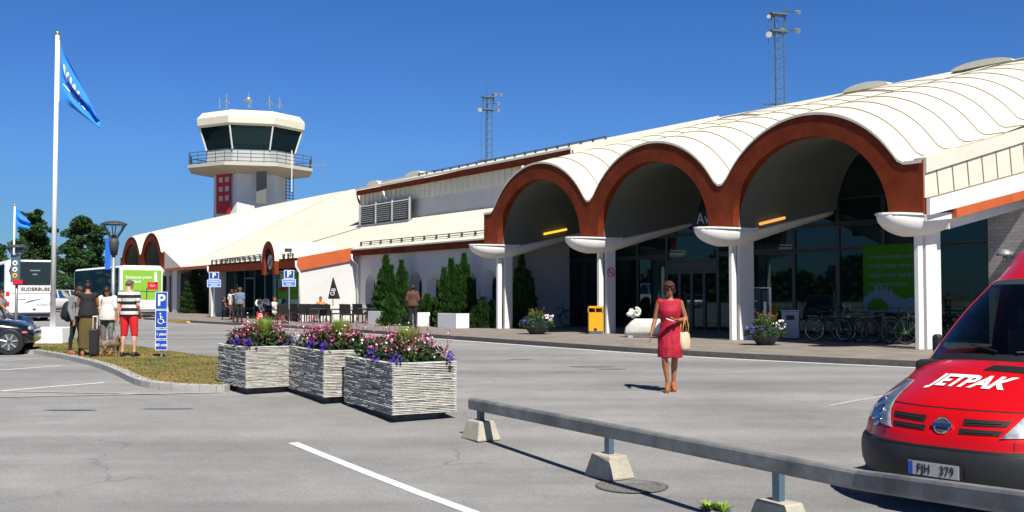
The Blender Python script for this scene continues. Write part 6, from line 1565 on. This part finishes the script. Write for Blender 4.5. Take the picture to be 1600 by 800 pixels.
# ================================================================== coaches
def bus(label,rear_c,rn,Lg,Wd,Hh,side_m,rear_fn,livery='white_paint',band=1.75):
    """rear_c = ground point at the middle of the rear, rn = outward rear direction (deg); local frame: x across the rear (image right), y forward into the bus"""
    r=thing('coach',label,'coach',tuple(rear_c),rn); hw=Wd/2
    def sec(y,ins=0,top=0): 
        R_=.28; pts=[]
        for (sx,sz,a0) in((1,1,0),(-1,1,pi/2)):
            for i in range(6): a=a0+pi/2*i/5; pts.append(((hw-ins-R_)*sx+R_*cos(a),y,Hh-top-R_+R_*sin(a)))
        pts+=[(-(hw-ins),y,.45),(hw-ins,y,.45)]; return pts
    mb=MB(); mb.loft([sec(0,.06,.05),sec(.10,.0,.0),sec(Lg-.2),sec(Lg,.1,.15)]); mb.build('body',livery,r,smooth=False)
    mb=MB(); mb.box(-hw+.03,hw-.03,.06,Lg-.1,.22,.45); mb.build('skirt','dark_grey',r)
    for s in(-1,1):
        mb=MB(); mb.box(s*(hw-.01)-.012,s*(hw-.01)+.012,.35,Lg-.3,band,Hh-(.25 if band>1.5 else .14)); mb.build('window_and_shade_band',side_m,r)
        for y in(2.8,Lg-2.6): mb=MB(); mb.cyl((s*(hw-.35),y,.48),(s*(hw+.01),y,.48),.48,.48,20); w_=mb.build('wheel','black',r); mb=MB(); mb.cyl((s*(hw),y,.48),(s*(hw+.03),y,.48),.26,.22,16); mb.build('rim','silver',w_)
    rear_fn(r,hw,Hh); return r
def rearglass(mb,pts,y=-.0): mb.prism([(x,y,z) for x,z in pts],(0,-.02,0))
def rear1(r,hw,Hh):
    mb=MB(); rearglass(mb,[(-.66*hw,2.02),(.80*hw,2.02),(1.0*hw-.04,Hh-.62),(1.0*hw-.12,Hh-.1),(-1.0*hw+.35,Hh-.1),(-1.0*hw+.20,Hh-.62)]); w_=mb.build('rear_window','glass_car',r)
    vs,fs=textgeo('SUDERBUSS',.27,.003,spacing=1.05,offset=.012); mb=MB(); mb.M=frame((.28,-.012,1.78),(1,0,0),(0,0,1)); mb.add(vs,fs); mb.build('lettering','sign_text_dark',r)
    mb=MB(); mb.box(-.75*hw,1.0*hw,-.01,.01,1.53,1.555); mb.prism([(-.35,-.012,.98),(0,-.012,1.15),(.72,-.012,1.30),(.1,-.012,1.10)],(0,.006,0)); mb.box(-.7,-.2,-.01,.01,1.2,1.23); mb.box(.15,.32,-.015,.0,.62,.72); mb.build('trim','dark_grey',r)
    R=random.Random(2); mb=MB()
    for z,x0,x1 in((.97,.32,1.0),(.90,.32,.95)):
        x=x0
        while x<x1: q=R.uniform(.03,.07); mb.box(x,x+q,-.012,0,z-.02,z+.02); x+=q+.02
    mb.build('lettering','metal_grey',r)
    for s in(-1,1):
        for k in range(3): mb=MB(); mb.box(s*(hw-.16)-.09,s*(hw-.16)+.09,-.015,.02,.85+k*.28,1.09+k*.28); mb.build('tail_light','sign_red' if k!=1 else 'petal_white',r)
    mb=MB(); mb.box(-hw+.05,hw-.05,-.02,.1,.40,.50); mb.build('rear_bumper','dark_grey',r)
    mb=MB(); mb.box(-.02,.5,-.03,-.02,Hh-.62,Hh-.56); mb.box(.12,.35,-.03,-.02,Hh-.84,Hh-.77); mb.build('window_mark','metal_grey',w_)
mat('sign_text_dark',(.09,.06,.03),.6,var=0); mat('ad_green',(.22,.46,.035),.5,var=.05)
def rear2(r,hw,Hh):
    mb=MB(); mb.prism([(-hw+.15,-.0,1.2),(hw-.12,-.0,1.2),(hw-.12,0,Hh-.28),(-hw+.15,0,Hh-.28)],(0,-.02,0)); ad=mb.build('advert_panel','ad_green',r)
    for k,(t,z) in enumerate((('Strosande priser',Hh-.72),('till Skåne!',Hh-.98))): 
        vs,fs=textgeo(t,.235,.002,'LEFT',offset=.004); mb=MB(); mb.M=frame((-hw+.3,-.028,z),(1,0,0),(0,0,1)); mb.add(vs,fs); mb.build('lettering','white_paint',ad)
    mb=MB(); mb.box(.32,.95,-.035,-.024,Hh-1.45,Hh-1.0); mb.build('red_label','sign_red',ad,bevel=.01); mb=MB(); mb.cyl((.82,-.03,Hh-1.0),(.80,-.03,Hh-.4),.10,.09,10); mb.build('tower_drawing','white_paint',ad)
    vs,fs=textgeo('Go!',.2,.002); mb=MB(); mb.M=frame((.62,-.038,Hh-1.22),(1,0,0),(0,0,1)); mb.add(vs,fs); mb.build('lettering','white_paint',ad)
    mb=MB(); mb.box(-.5,hw-.3,-.03,-.024,1.66,1.70); mb.box(.25,.31,-.03,-.024,1.2,1.9); mb.box(-.5,-.45,-.03,-.024,1.2,1.7); mb.build('hatch_lines','dark_grey',ad)
    mb=MB(); mb.box(-hw+.1,hw-.1,-.03,.05,.5,.62); mb.build('rear_bumper','metal_grey',r)
    for s in(-1,1): mb=MB(); mb.box(s*(hw-.12)-.08,s*(hw-.12)+.08,-.02,.02,.7,1.1); mb.build('tail_light','sign_red',r)
    mb=MB(); mb.box(-.26,.26,-.02,0,.72,.85); mb.build('number_plate','petal_white',r)
b1=W(46,503,57); bus('white coach with dark lettering across its rear, at the far left',(b1.x,57,0),radians(32),12,2.55,3.42,'glass_bluish',rear1) if 'glass_bluish' in MATS else None
glass('glass_bluish',(.02,.06,.10),(.6,.8,1.0))
if 'coach' not in [o.name.split('.')[0] for o in C.objects]: bus('white coach with dark lettering across its rear, at the far left',(b1.x,57,0),radians(32),12,2.55,3.42,'glass_bluish',rear1)
b2=W(221,500,62); bus('coach with a bright green advert on its rear, in front of the far arches',(b2.x,62,0),radians(35),12.5,2.55,3.25,'glass_bluish',rear2,band=.62)  # low band spreads dark glass over the side, standing in for its shade

# ================================================================== trees and shrubs
def pine(label,px,ptop,pbot,Y,wpx,seed,n=11000,leaf=.30,layers=9,flat=.45):
    R=random.Random(seed); s=1600/Y; q=W(px,460,Y); H=W(px,ptop,Y).z; zb=max(.6,W(px,pbot,Y).z); r=thing('pine_tree',label,'tree',(q.x,Y,0),0,'trees behind the coaches')
    hw=wpx/2/s
    mb=MB(); mb.tube([(0,0,0),(.15,0,H*.35),(-.1,.1,H*.7),(0,0,H*.97)],[.32,.26,.16,.04],8); tr=mb.build('trunk','bark',r)
    cl=[]
    N_=layers*9
    for k in range(N_):
        t=(k+R.random())/N_; z=zb+(H-zb)*t*.97; rad=hw*(1.0-.42*t**3)*R.uniform(.05,1.0)**.5*(.75+.3*sin(t*layers*3+seed)); a=R.uniform(0,2*pi); cl.append((Vector((rad*cos(a)*.82,rad*sin(a)*.82,z)),hw*R.uniform(.16,.34)*(1.1-.45*t)))
    mb=MB()
    for c,_ in cl: mb.cyl((0,0,c.z-.5*R.random()),c,.06,.02,4)
    mb.build('limbs','bark',r)
    mb=MB(); tot=sum(q_[1]**2 for q_ in cl)
    for c,rad in cl:
        m=int(n*rad*rad/tot); pts=[]
        for i in range(m):
            u=Vector((R.gauss(0,1),R.gauss(0,1),R.gauss(0,1))).normalized()*rad*(R.random()**.28); u.z*=flat+.1; pts.append(c+u+Vector((0,0,-.12*u.xy.length)))
        leaf_quads(mb,pts,leaf,rng=R,narrow=.5)
    mb.build('crown','leaf_pine',r); return r
pine('pine tree whose top stands left of the tall flagpole, above the left coach',50,326,450,112,88,31,leaf=.3,n=20000)
pine('broad dark pine tree directly right of the tall flagpole',128,337,482,106,118,32,n=30000,leaf=.28,layers=10)
pine('low dark tree at the very left edge, left of the small flagpole',-6,378,470,105,70,33,n=7000)
pine('lower dark tree between the left coach and the pine by the flagpole',78,385,478,118,70,34,n=8000)
pine('dark tree behind the green-backed coach, below the right side of the broad pine',160,405,478,122,56,35,n=6000)
def hedge(label,x0,x1,y0,y1,H,seed,n=9000,leaf=.3,m='leaf_dark',name='far_wood'):
    R=random.Random(seed); mb=MB(); pts=[]
    for i in range(n):
        t=R.random(); hh=H*(.75+.25*sin(t*23+seed)+.18*sin(t*61)); pts.append((x0+(x1-x0)*t+R.gauss(0,.8),y0+(y1-y0)*t+R.gauss(0,1.2),R.uniform(0,hh)))
    leaf_quads(mb,pts,leaf,rng=R,narrow=.9); return tag(mb.build(name,m),label,'wood',kind='stuff')
hedge('far line of dark bushes behind the coaches',-75,-38,118,135,3.2,5,12000,.5)
hedge('distant wood left of the forecourt',-190,-72,30,125,9,6,16000,1.3,'leaf_pine')
hedge('distant wood behind the photographer',-140,90,-120,-90,10,7,9000,2.2,'leaf_pine')
# fence and pale things in the distance
fn=W(70,480,100); FE=thing('picket_fence','far white picket fence right of the tall flagpole below the pines','fence',(fn.x,100,0))
for i in range(20): mb=MB(); mb.box(i*.28,i*.28+.14,0,.04,0,1.5); mb.build('picket','white_paint',FE)
# conifer shrubs on the pavement
def shrub(label,px,n_,peaks,base_py,seed,m='leaf_mid',leaf=.17,dens=2600,name='conifer_shrub',group=None,wscale=1.12):
    """peaks: (photo px, photo py top, half width px)"""
    R=random.Random(seed); t=BT(px,n_); o=BW(t,n_,.12); s=1600/o.y; r=thing(name,label,'shrub',tuple(o),0,group)
    mb=MB(); st=MB()
    for (qx,qy,hwp) in peaks:
        zt=W(qx,qy,o.y).z-.12; x=W(qx,460,o.y).x-o.x; hw=hwp/s*wscale; y0=R.uniform(-.1,.1)
        st.cyl((x*.6,0,0),(x,y0,zt*.8),.05,.015,6)
        for i in range(int(dens*zt*hw*2/1.2)):
            u=R.random(); a=R.uniform(0,2*pi); z=zt*(u**.9); rr_=hw*(1.05-u**2.4)*(.72+.2*sin(z*7+qx)+.22*sin(z*17+a*2+seed))*(R.random()**.45)
            p=Vector((x+rr_*cos(a),y0+rr_*sin(a)*.8,z)); d=Vector((cos(a)*.5,sin(a)*.5,1)).normalized(); e=d.cross(Vector((R.uniform(-1,1),R.uniform(-1,1),R.uniform(-.3,.3)))).normalized(); l=leaf*R.uniform(.6,1.4)
            mb.add([p-e*l*.22,p+d*l*.3-e*l*.14,p+d*l,p+d*l*.3+e*l*.22],[(0,1,2,3)])
    st.build('stems','bark',r); mb.build('foliage',m,r); return r
SG='conifer shrubs along the arched wall'
shrub('bushy conifer with three tips, left of the figure in brown',612,-.9,[(603,402,13),(596,425,12),(611,418,9),(627,410,11),(633,428,8),(614,440,21),(634,446,11),(590,452,11),(604,462,20)],505,41,group=SG)
shrub('tall conifer with its highest tip on the right, behind the rightmost box planter',712,-.9,[(725,400,10),(731,418,8),(705,408,11),(715,418,8),(694,422,11),(712,430,18),(735,440,9),(697,452,15),(722,458,17),(690,470,12)],505,42,group=SG)
shrub('low spreading green shrub beside the figure in brown',668,-1.2,[(668,464,14),(655,470,13),(680,470,12),(640,472,12),(610,465,16)],505,43,group=SG,dens=3400)
shrub('very dark low shrub at the foot of the first column',762,-.5,[(755,470,14),(770,474,13),(742,482,12),(782,484,9)],508,44,m='leaf_dark',group=SG)
shrub('dark slender conifer in the shade below the first arch',815,.75,[(815,398,9),(808,425,9),(826,428,9),(818,450,13),(830,440,8)],505,45,m='leaf_dark',group=SG)
shrub('dark clipped evergreen, tall cone over a round base, left of the cafe',303,-.45,[(303,421,13),(301,430,15),(303,445,22),(306,438,18)],498,46,m='leaf_dark',leaf=.16,name='clipped_evergreen')
# small potted plant by the column
